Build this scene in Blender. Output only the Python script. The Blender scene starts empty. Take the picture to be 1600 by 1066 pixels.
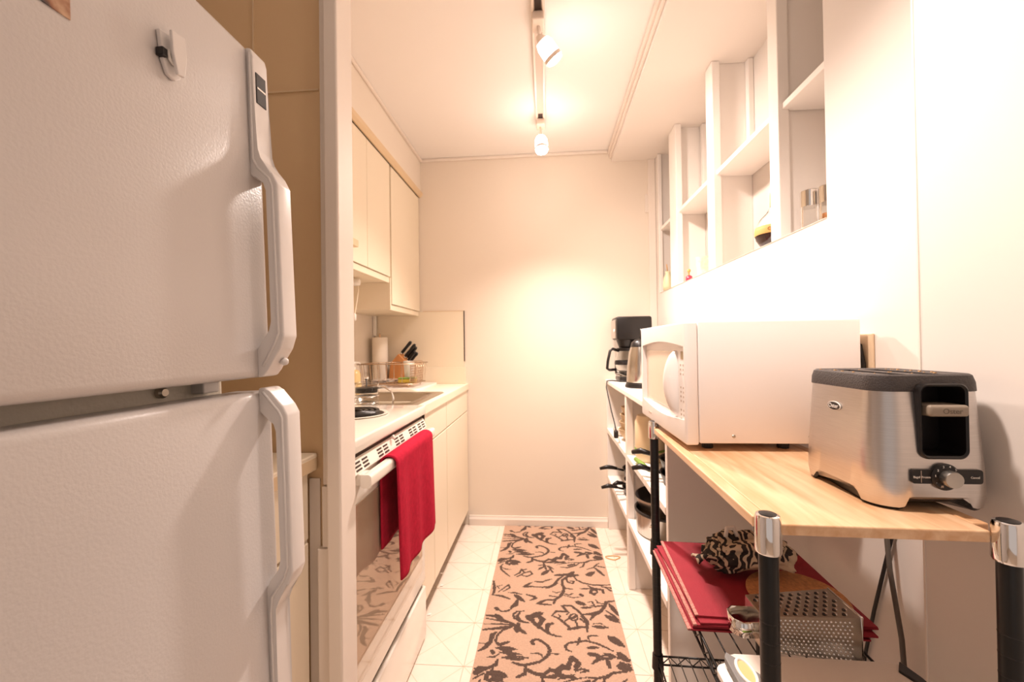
import bpy, bmesh, math, random
import numpy as np
from mathutils import Matrix, Vector
random.seed(7)
S = bpy.context.scene
COL = S.collection

# ------------------------------------------------------------------ camera, world, exposure
FPX, CAMH = 660.0, 1.16
yaw, pitch, roll = math.atan(53/FPX), math.atan(6.5/FPX), 0.0135
cam = bpy.data.cameras.new('camera'); cam.sensor_width = 36; cam.lens = FPX/1600*36
cam.clip_start = 0.02; cam.clip_end = 100
camo = bpy.data.objects.new('camera', cam); COL.objects.link(camo); S.camera = camo
fv = Vector((-math.sin(yaw)*math.cos(pitch), math.cos(yaw)*math.cos(pitch), math.sin(pitch)))
rv = Vector((math.cos(yaw), math.sin(yaw), 0)); uv = rv.cross(fv)
r2 = rv*math.cos(roll) - uv*math.sin(roll); u2 = uv*math.cos(roll) + rv*math.sin(roll)
mw = Matrix((r2, u2, -fv)).transposed().to_4x4(); mw.translation = (0, 0, CAMH)
camo.matrix_world = mw
cam.dof.use_dof = True; cam.dof.focus_distance = 0.72; cam.dof.aperture_fstop = 8.0

WARM = (1.0, 0.838, 0.752)
world = bpy.data.worlds.new('world'); S.world = world; world.use_nodes = True
bg = world.node_tree.nodes['Background']; bg.inputs[0].default_value = (1.0, 0.84, 0.76, 1); bg.inputs[1].default_value = 0.25
S.view_settings.view_transform = 'Standard'; S.view_settings.look = 'None'
S.view_settings.exposure = 1.2; S.view_settings.gamma = 1.0; S.view_settings.use_curve_mapping = False
SPOT_W = (22, 74, 38)       # watts of the three track heads
SHADE_E = 14.0

# ------------------------------------------------------------------ helpers
WM = {}
def lin(c):
    return tuple(((x/12.92) if x <= .04045 else ((x+.055)/1.055)**2.4) for x in c)
def rgb(r, g, b): return lin((r/255, g/255, b/255))

def mat(name, col, rough=.5, metal=0., bump=0., bscale=200., var=0., vscale=6., coat=0., trans=0., ior=1.45,
        emit=0., ecol=None, alpha=1., spec=.5, aniso=0., stretch=None):
    m = bpy.data.materials.new(name); m.use_nodes = True
    nt = m.node_tree; b = nt.nodes['Principled BSDF']
    b.inputs['Base Color'].default_value = (*col, 1); b.inputs['Roughness'].default_value = rough
    b.inputs['Metallic'].default_value = metal; b.inputs['Coat Weight'].default_value = coat
    b.inputs['Transmission Weight'].default_value = trans; b.inputs['IOR'].default_value = ior
    b.inputs['Specular IOR Level'].default_value = spec; b.inputs['Anisotropic'].default_value = aniso
    b.inputs['Alpha'].default_value = alpha
    if emit: b.inputs['Emission Color'].default_value = (*(ecol or col), 1); b.inputs['Emission Strength'].default_value = emit
    tc = None
    if bump or var:
        tc = nt.nodes.new('ShaderNodeTexCoord'); mp = nt.nodes.new('ShaderNodeMapping')
        nt.links.new(tc.outputs['Object'], mp.inputs[0])
        if stretch: mp.inputs['Scale'].default_value = stretch
    if bump:
        n = nt.nodes.new('ShaderNodeTexNoise'); n.inputs['Scale'].default_value = bscale; n.inputs['Detail'].default_value = 3
        bn = nt.nodes.new('ShaderNodeBump'); bn.inputs['Strength'].default_value = bump; bn.inputs['Distance'].default_value = .002
        nt.links.new(mp.outputs[0], n.inputs['Vector']); nt.links.new(n.outputs[0], bn.inputs['Height'])
        nt.links.new(bn.outputs[0], b.inputs['Normal'])
    if var:
        n = nt.nodes.new('ShaderNodeTexNoise'); n.inputs['Scale'].default_value = vscale; n.inputs['Detail'].default_value = 5
        nt.links.new(mp.outputs[0], n.inputs['Vector'])
        r = nt.nodes.new('ShaderNodeValToRGB')
        r.color_ramp.elements[0].position = .3; r.color_ramp.elements[1].position = .7
        r.color_ramp.elements[0].color = (*[c*(1-var) for c in col], 1); r.color_ramp.elements[1].color = (*[min(1, c*(1+var)) for c in col], 1)
        nt.links.new(n.outputs[0], r.inputs[0]); nt.links.new(r.outputs[0], b.inputs['Base Color'])
    return m

def obj(name, bm, m, parent=None, smooth=False, local=False, auto=None):
    """link bm (world coords) as one mesh object, optionally child of parent"""
    bmesh.ops.recalc_face_normals(bm, faces=bm.faces)
    me = bpy.data.meshes.new(name); bm.to_mesh(me); bm.free()
    for x in (m if isinstance(m, (list, tuple)) else [m]): me.materials.append(x)
    if smooth:
        for p in me.polygons: p.use_smooth = True
        if auto: me.set_sharp_from_angle(angle=math.radians(auto))
    o = bpy.data.objects.new(name, me); COL.objects.link(o)
    W = Matrix.Identity(4)
    if parent is not None:
        o.parent = parent; W = WM[parent.name]
        if not local: me.transform(W.inverted())
    WM[o.name] = W.copy()
    return o

def thing(name, label, cat, loc=(0, 0, 0), rot=(0, 0, 0), group=None):
    o = bpy.data.objects.new(name, None); COL.objects.link(o)
    o.location = loc; o.rotation_euler = rot; o.empty_display_size = .05
    from mathutils import Euler
    WM[o.name] = Matrix.Translation(loc) @ Euler(rot).to_matrix().to_4x4()
    return tag(o, label, cat, group)
def tag(o, label, cat, group=None):
    o['label'] = label; o['category'] = cat
    if group: o['group'] = group
    return o
def struct(name, bm, m, parent=None, **k):
    o = obj(name, bm, m, parent, **k)
    if parent is None: o['kind'] = 'structure'
    return o
def origin(o, p):
    """move a parentless mesh's origin to p"""
    o.data.transform(Matrix.Translation(-Vector(p))); o.location = p; WM[o.name] = Matrix.Translation(p); return o

def nb(): return bmesh.new()
def box(bm, x0, x1, y0, y1, z0, z1, bev=0., seg=2, M=None):
    r = bmesh.ops.create_cube(bm, size=1); v = r['verts']
    bmesh.ops.scale(bm, vec=(abs(x1-x0), abs(y1-y0), abs(z1-z0)), verts=v)
    bmesh.ops.translate(bm, vec=((x0+x1)/2, (y0+y1)/2, (z0+z1)/2), verts=v)
    if bev:
        es = list({e for q in v for e in q.link_edges})
        g = bmesh.ops.bevel(bm, geom=es, offset=bev, segments=seg, profile=.5, affect='EDGES')
        v = list({q for f in g['faces'] for q in f.verts} | {q for q in v if q.is_valid})
    if M is not None: bmesh.ops.transform(bm, matrix=M, verts=[q for q in v if q.is_valid])
    return bm
def B(*a, **k): return box(nb(), *a, **k)
def tube(bm, pts, r, n=8, closed=False):
    P = [Vector(p) for p in pts]; N = len(P); rings = []; up = None
    rr = r if isinstance(r, (list, tuple)) else [r]*N
    for i in range(N):
        if closed: t = P[(i+1) % N]-P[i-1]
        else: t = P[min(i+1, N-1)]-P[max(i-1, 0)]
        t.normalize()
        if up is None: up = Vector((0, 0, 1)) if abs(t.z) < .9 else Vector((1, 0, 0))
        a = t.cross(up)
        if a.length < 1e-5: a = t.orthogonal()
        a.normalize(); b = a.cross(t).normalized(); up = b
        rings.append([bm.verts.new(P[i]+(a*math.cos(2*math.pi*k/n)+b*math.sin(2*math.pi*k/n))*rr[i]) for k in range(n)])
    for i in range(N if closed else N-1):
        A, C = rings[i], rings[(i+1) % N]
        for k in range(n): bm.faces.new((A[k], A[(k+1) % n], C[(k+1) % n], C[k]))
    if not closed: bm.faces.new(rings[0][::-1]); bm.faces.new(rings[-1])
    return bm
def T(pts, r, n=8, closed=False): return tube(nb(), pts, r, n, closed)
def lathe(bm, prof, c=(0, 0, 0), n=24, M=None):
    """prof: (radius, z) list; radius 0 closes"""
    rings = []; new = []
    for (r, z) in prof:
        if r <= 1e-6: vs = [bm.verts.new((0, 0, z))]
        else: vs = [bm.verts.new((r*math.cos(2*math.pi*k/n), r*math.sin(2*math.pi*k/n), z)) for k in range(n)]
        rings.append(vs); new += vs
    for A, C in zip(rings, rings[1:]):
        for k in range(n):
            k2 = (k+1) % n
            if len(A) == 1 and len(C) == 1: continue
            if len(A) == 1: bm.faces.new((A[0], C[k2], C[k]))
            elif len(C) == 1: bm.faces.new((A[k], A[k2], C[0]))
            else: bm.faces.new((A[k], A[k2], C[k2], C[k]))
    X = Matrix.Translation(c)
    if M is not None: X = X @ M
    bmesh.ops.transform(bm, matrix=X, verts=new)
    return bm
def L(prof, c=(0, 0, 0), n=24, M=None): return lathe(nb(), prof, c, n, M)
def prism(bm, poly, axis, a, b):
    """poly of 2D points extruded along axis ('x': poly=(y,z); 'y': (x,z); 'z': (x,y))"""
    f = {'x': lambda p, t: (t, p[0], p[1]), 'y': lambda p, t: (p[0], t, p[1]), 'z': lambda p, t: (p[0], p[1], t)}[axis]
    A = [bm.verts.new(f(p, a)) for p in poly]; C = [bm.verts.new(f(p, b)) for p in poly]
    bm.faces.new(A); bm.faces.new(C[::-1]); n = len(A)
    for i in range(n): bm.faces.new((A[i], C[i], C[(i+1) % n], A[(i+1) % n]))
    return bm
def PR(poly, axis, a, b, bev=0, seg=2):
    bm = prism(nb(), poly, axis, a, b)
    if bev: bmesh.ops.bevel(bm, geom=list(bm.edges), offset=bev, segments=seg, profile=.5, affect='EDGES')
    return bm
def rrect(x0, x1, y0, y1, r, n=6):
    out = []
    for cx, cy, a0 in ((x1-r, y1-r, 0), (x0+r, y1-r, 90), (x0+r, y0+r, 180), (x1-r, y0+r, 270)):
        for i in range(n+1):
            a = math.radians(a0+90*i/n); out.append((cx+r*math.cos(a), cy+r*math.sin(a)))
    return out
def cut(o, *bms):
    """subtract meshes given in world coords from object o"""
    for bm in bms:
        bmesh.ops.recalc_face_normals(bm, faces=bm.faces)
        me = bpy.data.meshes.new('tmp'); bm.to_mesh(me); bm.free(); me.transform(WM[o.name].inverted())
        c = bpy.data.objects.new('tmp', me); COL.objects.link(c)
        par = o.parent; o.parent = None; loc = o.location.copy(); rot = o.rotation_euler.copy()
        o.location = (0, 0, 0); o.rotation_euler = (0, 0, 0)
        md = o.modifiers.new('b', 'BOOLEAN'); md.operation = 'DIFFERENCE'; md.object = c; md.solver = 'EXACT'
        bpy.context.view_layer.update()
        dg = bpy.context.evaluated_depsgraph_get()
        new = bpy.data.meshes.new_from_object(o.evaluated_get(dg), depsgraph=dg)
        o.modifiers.clear(); old = o.data; o.data = new; bpy.data.meshes.remove(old)
        o.parent = par; o.location = loc; o.rotation_euler = rot
        bpy.data.objects.remove(c); bpy.data.meshes.remove(me)
    return o
def text(name, s, size, M, m, parent, ext=.0003, align='CENTER'):
    cu = bpy.data.curves.new('t', 'FONT'); cu.body = s; cu.size = size; cu.align_x = align; cu.align_y = 'CENTER'; cu.extrude = ext
    t = bpy.data.objects.new('t', cu); COL.objects.link(t); bpy.context.view_layer.update()
    dg = bpy.context.evaluated_depsgraph_get(); me = bpy.data.meshes.new_from_object(t.evaluated_get(dg))
    bpy.data.objects.remove(t); bpy.data.curves.remove(cu)
    me.materials.clear(); me.materials.append(m); me.transform(WM[parent.name].inverted() @ M); me.name = name
    o = bpy.data.objects.new(name, me); COL.objects.link(o); o.parent = parent; WM[o.name] = WM[parent.name].copy(); return o
def basis(x, y, loc):
    x = Vector(x).normalized(); y = Vector(y).normalized(); z = x.cross(y)
    M = Matrix((x, y, z)).transposed().to_4x4(); M.translation = loc; return M
def along(d):
    """matrix turning +z to d"""
    return Vector((0, 0, 1)).rotation_difference(Vector(d).normalized()).to_matrix().to_4x4()
def copy_part(o, parent, loc=(0, 0, 0), rot=(0, 0, 0)):
    c = o.copy(); COL.objects.link(c); c.parent = parent; c.location = loc; c.rotation_euler = rot; return c

# ------------------------------------------------------------------ materials
M = {}
M['wall'] = mat('cream_wall_paint', rgb(236, 223, 207), .6, bump=.05, bscale=90)
M['wall_tan'] = mat('tan_wall_paint', rgb(222, 190, 148), .6, bump=.05, bscale=90)
M['wall_r'] = mat('white_wall_paint', rgb(228, 220, 212), .55, bump=.05, bscale=60)
M['ceil'] = mat('ceiling_paint', rgb(246, 240, 234), .7, bump=.04, bscale=60)
M['trim'] = mat('trim_gloss_paint', rgb(236, 224, 212), .6, bump=.06, bscale=25)
M['tile'] = None
M['lam'] = mat('cream_laminate', rgb(240, 226, 202), .32, bump=.02, bscale=60)
M['lam_edge'] = mat('laminate_edge', rgb(222, 196, 160), .45)
M['beam'] = mat('beam_paint', rgb(240, 231, 222), .6, bump=.05, bscale=40)
M['shelfp'] = mat('white_shelf_paint', rgb(242, 234, 226), .42, bump=.05, bscale=30)
M['fridge'] = mat('textured_white_enamel', rgb(208, 203, 200), .3, bump=.16, bscale=260)
M['fridge_body'] = mat('fridge_cabinet', rgb(214, 206, 190), .4, bump=.3, bscale=170)
M['handle'] = mat('white_plastic', rgb(226, 221, 217), .3)
M['enamel'] = mat('white_enamel', rgb(242, 234, 222), .14, coat=.5)
M['ovenglass'] = mat('oven_glass', rgb(196, 176, 152), .035, coat=1., spec=.8)
M['black'] = mat('black_plastic', rgb(26, 22, 21), .35)
M['pole'] = mat('black_epoxy', rgb(20, 19, 19), .28)
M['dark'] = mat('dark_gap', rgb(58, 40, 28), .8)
M['slot'] = mat('vent_dark', rgb(60, 44, 36), .7)
M['chrome'] = mat('chrome', (.82, .80, .78), .08, 1.)
M['steel'] = mat('brushed_steel', (.62, .585, .56), .3, 1., aniso=.6, var=.06, vscale=30, stretch=(1, 1, 40))
M['steel2'] = mat('pan_steel', (.52, .48, .43), .25, 1.)
M['wood'] = None
M['towel'] = mat('red_terry', rgb(184, 36, 60), .95, bump=.9, bscale=420, var=.12, vscale=60, spec=.1)
M['mat_red'] = mat('red_placemat', rgb(146, 26, 42), .7, bump=.3, bscale=300, var=.12, vscale=14)
M['mat_trim'] = mat('placemat_stitching', rgb(196, 128, 116), .7, bump=.8, bscale=500, var=.4, vscale=240)
M['cork'] = mat('cork', rgb(188, 130, 82), .85, bump=.5, bscale=240, var=.22, vscale=160)
M['mwhite'] = mat('microwave_white', rgb(246, 239, 234), .28)
M['mwin'] = mat('microwave_window', rgb(236, 214, 190), .15, coat=.4)
M['lcd'] = mat('lcd', rgb(172, 146, 96), .3)
M['keygrey'] = mat('key_print', rgb(190, 170, 155), .5)
M['white'] = mat('white_ceramic', rgb(244, 238, 230), .2)
M['paper'] = mat('paper_towel', rgb(246, 234, 218), .9, bump=.5, bscale=200)
M['beige'] = mat('beige_ceramic', rgb(212, 184, 146), .4)
M['glass'] = mat('clear_glass', (.95, .95, .94), .03, trans=1., ior=1.3)
M['amber'] = mat('dark_liquor', rgb(52, 18, 18), .08, coat=.6)
M['label'] = mat('tan_label', rgb(214, 164, 96), .6)
M['label_ink'] = mat('label_ink', rgb(120, 74, 34), .6)
M['knifewood'] = mat('knife_block_wood', rgb(206, 140, 84), .5, var=.12, vscale=20, stretch=(1, 1, .2))
M['green'] = mat('green_plastic', rgb(120, 150, 62), .5)
M['yellow'] = mat('yellow_sponge', rgb(196, 168, 64), .9, bump=.8, bscale=250)
M['rackwire'] = mat('rack_wire', rgb(196, 168, 140), .25, .8)
M['soap'] = mat('cream_soap_bottle', rgb(226, 196, 140), .25)
M['pink'] = mat('pink_glass', rgb(222, 60, 84), .2)
M['grey'] = mat('grey_rubber', rgb(128, 126, 124), .6)
M['knob'] = mat('satin_knob', (.48, .45, .41), .35, 1.)
M['lever'] = mat('lever_plastic', rgb(150, 136, 120), .4)
M['top'] = mat('toaster_top', rgb(60, 54, 52), .5, bump=.4, bscale=400)
M['printw'] = mat('white_print', rgb(226, 220, 214), .5)
M['shade'] = mat('frosted_shade', (.95, .93, .9), .5, emit=SHADE_E, ecol=(1, .87, .79))
M['shade_dim'] = mat('frosted_shade_side', (.95, .93, .9), .5, emit=2.2, ecol=(1, .87, .79))
M['bulb'] = mat('lit_bulb', (1, 1, 1), .5, emit=45., ecol=(1, .87, .79))
M['fixture'] = mat('track_white', rgb(232, 214, 198), .35)
M['trackslot'] = mat('track_slot', rgb(206, 186, 168), .5)
M['hinge'] = mat('dull_metal', (.5, .45, .38), .4, .9)
M['cord'] = mat('black_cord', rgb(38, 34, 32), .5)
M['greycord'] = mat('grey_cord', rgb(96, 88, 80), .5)
M['board'] = mat('cutting_board', rgb(232, 220, 208), .5)
M['wire'] = M['pole']
M['photo'] = None

def nodes_of(name, rough=.5):
    m = bpy.data.materials.new(name); m.use_nodes = True; nt = m.node_tree
    b = nt.nodes['Principled BSDF']; b.inputs['Roughness'].default_value = rough
    return m, nt, b
def N(nt, t, **k):
    n = nt.nodes.new(t)
    for a, v in k.items(): setattr(n, a, v)
    return n
# pine table top: stretched noise grain
m, nt, b = nodes_of('pine_wood', .28)
tc = N(nt, 'ShaderNodeTexCoord'); mp = N(nt, 'ShaderNodeMapping'); mp.inputs['Scale'].default_value = (14, 1.6, 14)
n1 = N(nt, 'ShaderNodeTexNoise'); n1.inputs['Scale'].default_value = 4; n1.inputs['Detail'].default_value = 6; n1.inputs['Distortion'].default_value = .6
rp = N(nt, 'ShaderNodeValToRGB'); rp.color_ramp.elements[0].color = (*rgb(216, 166, 120), 1); rp.color_ramp.elements[1].color = (*rgb(238, 200, 160), 1)
rp.color_ramp.elements[0].position = .32; rp.color_ramp.elements[1].position = .66
nt.links.new(tc.outputs['Object'], mp.inputs[0]); nt.links.new(mp.outputs[0], n1.inputs['Vector']); nt.links.new(n1.outputs[0], rp.inputs[0]); nt.links.new(rp.outputs[0], b.inputs['Base Color']); b.inputs['Coat Weight'].default_value = .35; b.inputs['Coat Roughness'].default_value = .22
M['wood'] = m
# vinyl floor tile: cream with faint printed diagonal lines and flecks
m, nt, b = nodes_of('cream_floor_tile', .3)
tc = N(nt, 'ShaderNodeTexCoord'); sx = N(nt, 'ShaderNodeSeparateXYZ'); nt.links.new(tc.outputs['Object'], sx.inputs[0])
def mth(op, a, c=None):
    q = N(nt, 'ShaderNodeMath', operation=op)
    for i, v in enumerate((a, c)):
        if v is None: continue
        if isinstance(v, (int, float)): q.inputs[i].default_value = v
        else: nt.links.new(v, q.inputs[i])
    return q.outputs[0]
X_, Y_ = sx.outputs[0], sx.outputs[1]
d1 = mth('ABSOLUTE', mth('SUBTRACT', X_, mth('MULTIPLY', Y_, .92))); d2 = mth('ABSOLUTE', mth('ADD', X_, mth('MULTIPLY', Y_, .92)))
ln = mth('LESS_THAN', mth('MINIMUM', d1, d2), .0022)
nz = N(nt, 'ShaderNodeTexNoise'); nz.inputs['Scale'].default_value = 22; nt.links.new(tc.outputs['Object'], nz.inputs['Vector'])
rp = N(nt, 'ShaderNodeValToRGB'); rp.color_ramp.elements[0].color = (*rgb(232, 214, 198), 1); rp.color_ramp.elements[1].color = (*rgb(240, 226, 212), 1)
mx = N(nt, 'ShaderNodeMixRGB'); mx.inputs[2].default_value = (*rgb(222, 200, 178), 1)
nt.links.new(nz.outputs[0], rp.inputs[0]); nt.links.new(rp.outputs[0], mx.inputs[1]); nt.links.new(ln, mx.inputs[0]); nt.links.new(mx.outputs[0], b.inputs['Base Color'])
M['tile'] = m
M['grout'] = mat('tile_joint', rgb(212, 190, 168), .7)
# snapshot print on the fridge
m, nt, b = nodes_of('snapshot_print', .3)
tc = N(nt, 'ShaderNodeTexCoord'); n1 = N(nt, 'ShaderNodeTexNoise'); n1.inputs['Scale'].default_value = 38; n1.inputs['Detail'].default_value = 4
rp = N(nt, 'ShaderNodeValToRGB'); e = rp.color_ramp.elements
e[0].color = (*rgb(52, 54, 58), 1); e[0].position = .36; e[1].color = (*rgb(206, 170, 140), 1); e[1].position = .68
q = e.new(.5); q.color = (*rgb(150, 100, 72), 1)
nt.links.new(tc.outputs['Object'], n1.inputs['Vector']); nt.links.new(n1.outputs[0], rp.inputs[0]); nt.links.new(rp.outputs[0], b.inputs['Base Color'])
M['photo'] = m
# printed cloth of the crumpled mitt: black and cream zebra-like print
m, nt, b = nodes_of('black_cream_print', .85)
tc = N(nt, 'ShaderNodeTexCoord'); n1 = N(nt, 'ShaderNodeTexNoise'); n1.inputs['Scale'].default_value = 16; n1.inputs['Detail'].default_value = 1
wv = N(nt, 'ShaderNodeTexWave'); wv.inputs['Scale'].default_value = 17; wv.inputs['Distortion'].default_value = 16; wv.inputs['Detail Scale'].default_value = 1.2
rp = N(nt, 'ShaderNodeValToRGB'); rp.color_ramp.interpolation = 'CONSTANT'; rp.color_ramp.elements[0].color = (*rgb(44, 36, 32), 1); rp.color_ramp.elements[1].color = (*rgb(206, 186, 160), 1); rp.color_ramp.elements[1].position = .66
rp2 = N(nt, 'ShaderNodeValToRGB'); rp2.color_ramp.interpolation = 'CONSTANT'; rp2.color_ramp.elements[0].color = (0, 0, 0, 1); rp2.color_ramp.elements[1].color = (1, 1, 1, 1); rp2.color_ramp.elements[1].position = .53
mx = N(nt, 'ShaderNodeMixRGB'); mx.inputs[2].default_value = (*rgb(206, 186, 160), 1)
nt.links.new(tc.outputs['Object'], n1.inputs['Vector']); nt.links.new(tc.outputs['Object'], wv.inputs['Vector'])
nt.links.new(wv.outputs[1], rp.inputs[0]); nt.links.new(n1.outputs[0], rp2.inputs[0]); nt.links.new(rp2.outputs[0], mx.inputs[0]); nt.links.new(rp.outputs[0], mx.inputs[1]); nt.links.new(mx.outputs[0], b.inputs['Base Color'])
M['print'] = m

# ------------------------------------------------------------------ setting
YB, XL, XR, XN, ZC, ZB = 2.72, -1.13, .70, .86, 2.39, 2.32
YN = -1.2                                      # the shell goes on behind the photographer
fl = struct('floor', B(XL-.1, XN+.1, YN, YB+.1, -.06, -.003), M['grout'])
TX, TY = .2217, .24
bm = B(-TX/2+.0012, TX/2-.0012, -TY/2+.0012, TY/2-.0012, -.004, 0)
first = None
x = -.313 + TX/2 - 4*TX
while x < XR+TX/2:
    y = 1.519 + TY/2 - 8*TY
    while y < YB+TY/2:
        if first is None: first = obj('tile', bm, M['tile'], fl); first.location = (x, y, 0)
        else: copy_part(first, fl, (x, y, 0))
        y += TY
    x += TX
struct('wall_back', B(XL-.1, XN+.1, YB, YB+.1, 0, ZC+.1), M['wall'])
struct('wall_left', B(XL-.1, XL, YN, YB, 0, ZC+.1), M['wall'])
# right wall with its recessed opening
bm = nb(); NZ0, NY0, NY1 = 1.466, 1.105, 2.655
box(bm, XR, XN, YN, YB, 0, NZ0, bev=0)
box(bm, XR, XN, YN, NY0, NZ0, ZB); box(bm, XR, XN, NY1, YB, NZ0, ZB); box(bm, XN, XN+.1, YN, YB, 0, ZC+.1)
box(bm, .636, XR, YN, .776, 0, ZB)
wr = struct('wall_right', bm, M['wall_r'])
obj('corner_bead', B(.6345, .640, .772, .7765, 0, ZB, bev=.001), M['trim'], wr)
struct('ceiling', B(XL-.1, XN+.1, YN, YB+.1, ZC, ZC+.1), M['ceil'])
bm = nb(); box(bm, .43, XN, YN, YB, ZB, ZC)
struct('trim_1', bm, M['beam'])['label'] = 'dropped beam along the ceiling above the right wall'
bm = nb(); box(bm, .408, .43, YN, YB, ZC-.03, ZC, bev=.004); box(bm, .418, .43, YN, YB, ZC-.05, ZC-.03, bev=.003)
struct('trim_2', bm, M['trim'])
struct('trim_3', B(-.81, .41, YB-.018, YB, ZC-.02, ZC, bev=.006), M['trim'])
# soffit above the wall cabinets
struct('trim_4', B(XL, -.81, 1.02, YB, 2.167, ZC), M['wall'])['label'] = 'boxed soffit above the wall cabinets'
struct('trim_5', B(-.81, -.795, 1.02, YB, ZC-.018, ZC, bev=.005), M['trim'])
struct('trim_6', PR([(-.815, 2.167), (-.795, 2.167), (-.80, 2.152), (-.812, 2.140), (-.82, 2.140), (-.82, 2.167)], 'y', 1.02, YB), M['lam_edge'])
# wall stub between fridge recess and stove with its end casing
bm = nb(); box(bm, XL, -.50, .955, 1.005, 0, ZC)
struct('wall_partition', bm, M['wall_tan'])
bm = nb(); box(bm, -.519, -.500, .94, .955, .842, ZC, bev=.004)
struct('trim_7', bm, M['trim'])
struct('trim_8', B(-.502, -.468, .925, 1.003, 0, ZC, bev=.004), M['trim'])
struct('trim_9', B(-.52, -.502, .938, .955, .70, .84, bev=.002), M['trim'])
struct('trim_10', B(-.53, -.5015, .934, .9545, 0, .698, bev=.003), M['trim'])
struct('trim_11', B(-.557, -.531, .95, .9545, 0, .855, bev=.001), M['trim'])
# seams on the recess wall
struct('trim_12', B(XL, -.527, .951, .9555, 1.768, 1.7715), M['lam_edge'])
struct('trim_13', B(-.69, -.687, .951, .9555, 1.772, ZC), M['lam_edge'])
struct('baseboard_back', PR([(YB, 0), (YB-.014, 0), (YB-.014, .04), (YB-.008, .052), (YB-.006, .062), (YB, .062)], 'x', -.51, .372), M['trim'])
struct('trim_14', B(.655, .699, YB-.012, YB, .95, ZB, bev=.003), M['trim'])
struct('trim_15', B(.635, .656, YB-.010, YB-.001, 1.985, 2.10, bev=.003), M['trim'])

# ------------------------------------------------------------------ track lighting
tr = thing('ceiling_track', 'white track running along the ceiling carrying the spotlights', 'light track', (-.012, 1.2, ZC))
bm = nb()
for a, c in ((-.036, -.028), (.004, .012)): box(bm, a, c, -.3, 2.34, ZC-.022, ZC)
box(bm, -.036, .012, -.3, 2.34, ZC-.004, ZC)
obj('rail', bm, M['fixture'], tr)
obj('slot', B(-.028, .004, -.3, 2.335, ZC-.016, ZC-.004), M['trackslot'], tr)
for yy in (1.50, 2.243): obj('contact_gap', B(-.024, .000, yy-.03, yy+.022, ZC-.0175, ZC-.015), M['slot'], tr)
obj('end_cap', B(-.037, .013, 2.34, 2.352, ZC-.024, ZC, bev=.003), M['fixture'], tr)
def track_head(label, my, pivot, d, watts, blend=.7, size=130, shm='shade_dim'):
    t = thing('track_spotlight', label, 'spotlight', (-.012, my, ZC-.022), group='spotlights on the ceiling track')
    px, py, pz = pivot
    obj('adapter', B(-.034, .010, my-.035, my+.035, ZC-.05, ZC-.018, bev=.004), M['fixture'], t)
    obj('stem', T([(-.012, my, ZC-.045), (-.012, my, pz+.03), (px, py, pz)], .006, 8), M['fixture'], t, True)
    R = along(d)
    obj('neck', L([(0, -.012), (.012, -.012), (.016, 0), (.026, .016), (.0, .016)], pivot, 20, R), M['fixture'], t, True, auto=40)
    sh = obj('shade', L([(.026, .012), (.033, .03), (.034, .072), (.031, .074), (.030, .03), (.022, .014)], pivot, 28, R), M[shm], t, True, auto=40)
    obj('band', L([(.0345, .072), (.0345, .086), (.031, .086), (.031, .072), (.0345, .072)], pivot, 28, R), M['fixture'], sh, True, auto=40)
    obj('bulb', L([(0, .05), (.022, .06), (.031, .085), (.030, .094), (.018, .100), (0, .102)], pivot, 24, R), M['bulb'], t, True)
    lt = bpy.data.lights.new('spot', 'SPOT'); lt.energy = watts; lt.color = WARM; lt.spot_size = math.radians(size); lt.spot_blend = blend; lt.shadow_soft_size = .05
    lo = bpy.data.objects.new('lamp_light', lt); COL.objects.link(lo); lo.parent = t
    p = Vector(pivot) + Vector(d).normalized()*.112
    lo.location = p - Vector((-.012, my, ZC-.022)); lo.rotation_euler = Vector(d).to_track_quat('-Z', 'Y').to_euler()
track_head('white spotlight on ceiling track tilted down toward the right wall', 1.555, (-.005, 1.585, 2.315), (.60, .30, -.75), SPOT_W[0], 1., 125)
track_head('white spotlight at the far end of the ceiling track hanging straight down', 2.285, (-.012, 2.255, 2.275), (.05, -.28, -1), SPOT_W[1], 1., 132, 'shade')
track_head('spotlight on the ceiling track nearest the camera aimed at the cart', .66, (-.005, .69, 2.315), (.30, .12, -.95), SPOT_W[2], 1., 100)

# ------------------------------------------------------------------ refrigerator
A = math.radians(1.9)
FRX, FRY = -.403, .648
fr = thing('refrigerator', 'white textured top-freezer refrigerator with long white bent handles', 'refrigerator', (FRX, FRY, .028), (0, -A, 0))
# local frame: x = 0 door front, y = 0 far edge, going to -y
W_ = .71
obj('body', B(-.64, -.075, -W_+.01, -.012, .02, 1.600, bev=.008), M['fridge_body'], fr, local=True)
fz = obj('freezer_door', B(-.065, 0, -W_, 0, 1.088, 1.603, bev=.012, seg=4), M['fridge'], fr, True, True, 35)
lo_ = obj('refrigerator_door', B(-.065, 0, -W_, 0, .10, 1.067, bev=.012, seg=4), M['fridge'], fr, True, True, 35)
obj('gasket', B(-.078, -.062, -W_+.02, -.02, 1.10, 1.593), M['grey'], fz, local=True)
obj('gasket', B(-.078, -.062, -W_+.02, -.02, .11, 1.055), M['grey'], lo_, local=True)
obj('kick_plate', B(-.09, -.06, -W_+.02, -.01, .02, .09, bev=.003), M['fridge_body'], fr, local=True)
for yy in (-.06, -W_+.06):
    obj('foot', L([(0, -.027), (.016, -.027), (.016, -.02), (.008, -.018), (.008, .025), (0, .025)], (-.12, yy, 0)), M['black'], fr, local=True)
    obj('foot', L([(0, -.027+.0), (.016, -.027), (.016, .0), (.008, .002), (.008, .025), (0, .025)], (-.60, yy, .006-.011)), M['black'], fr, local=True)
sc = obj('screw', L([(0, 0), (.0075, 0), (.0075, .006), (.005, .009), (0, .009)], (-.075, -.125, 1.078), 14, along((1, 0, 0))), M['hinge'], fr, local=True)
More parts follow.
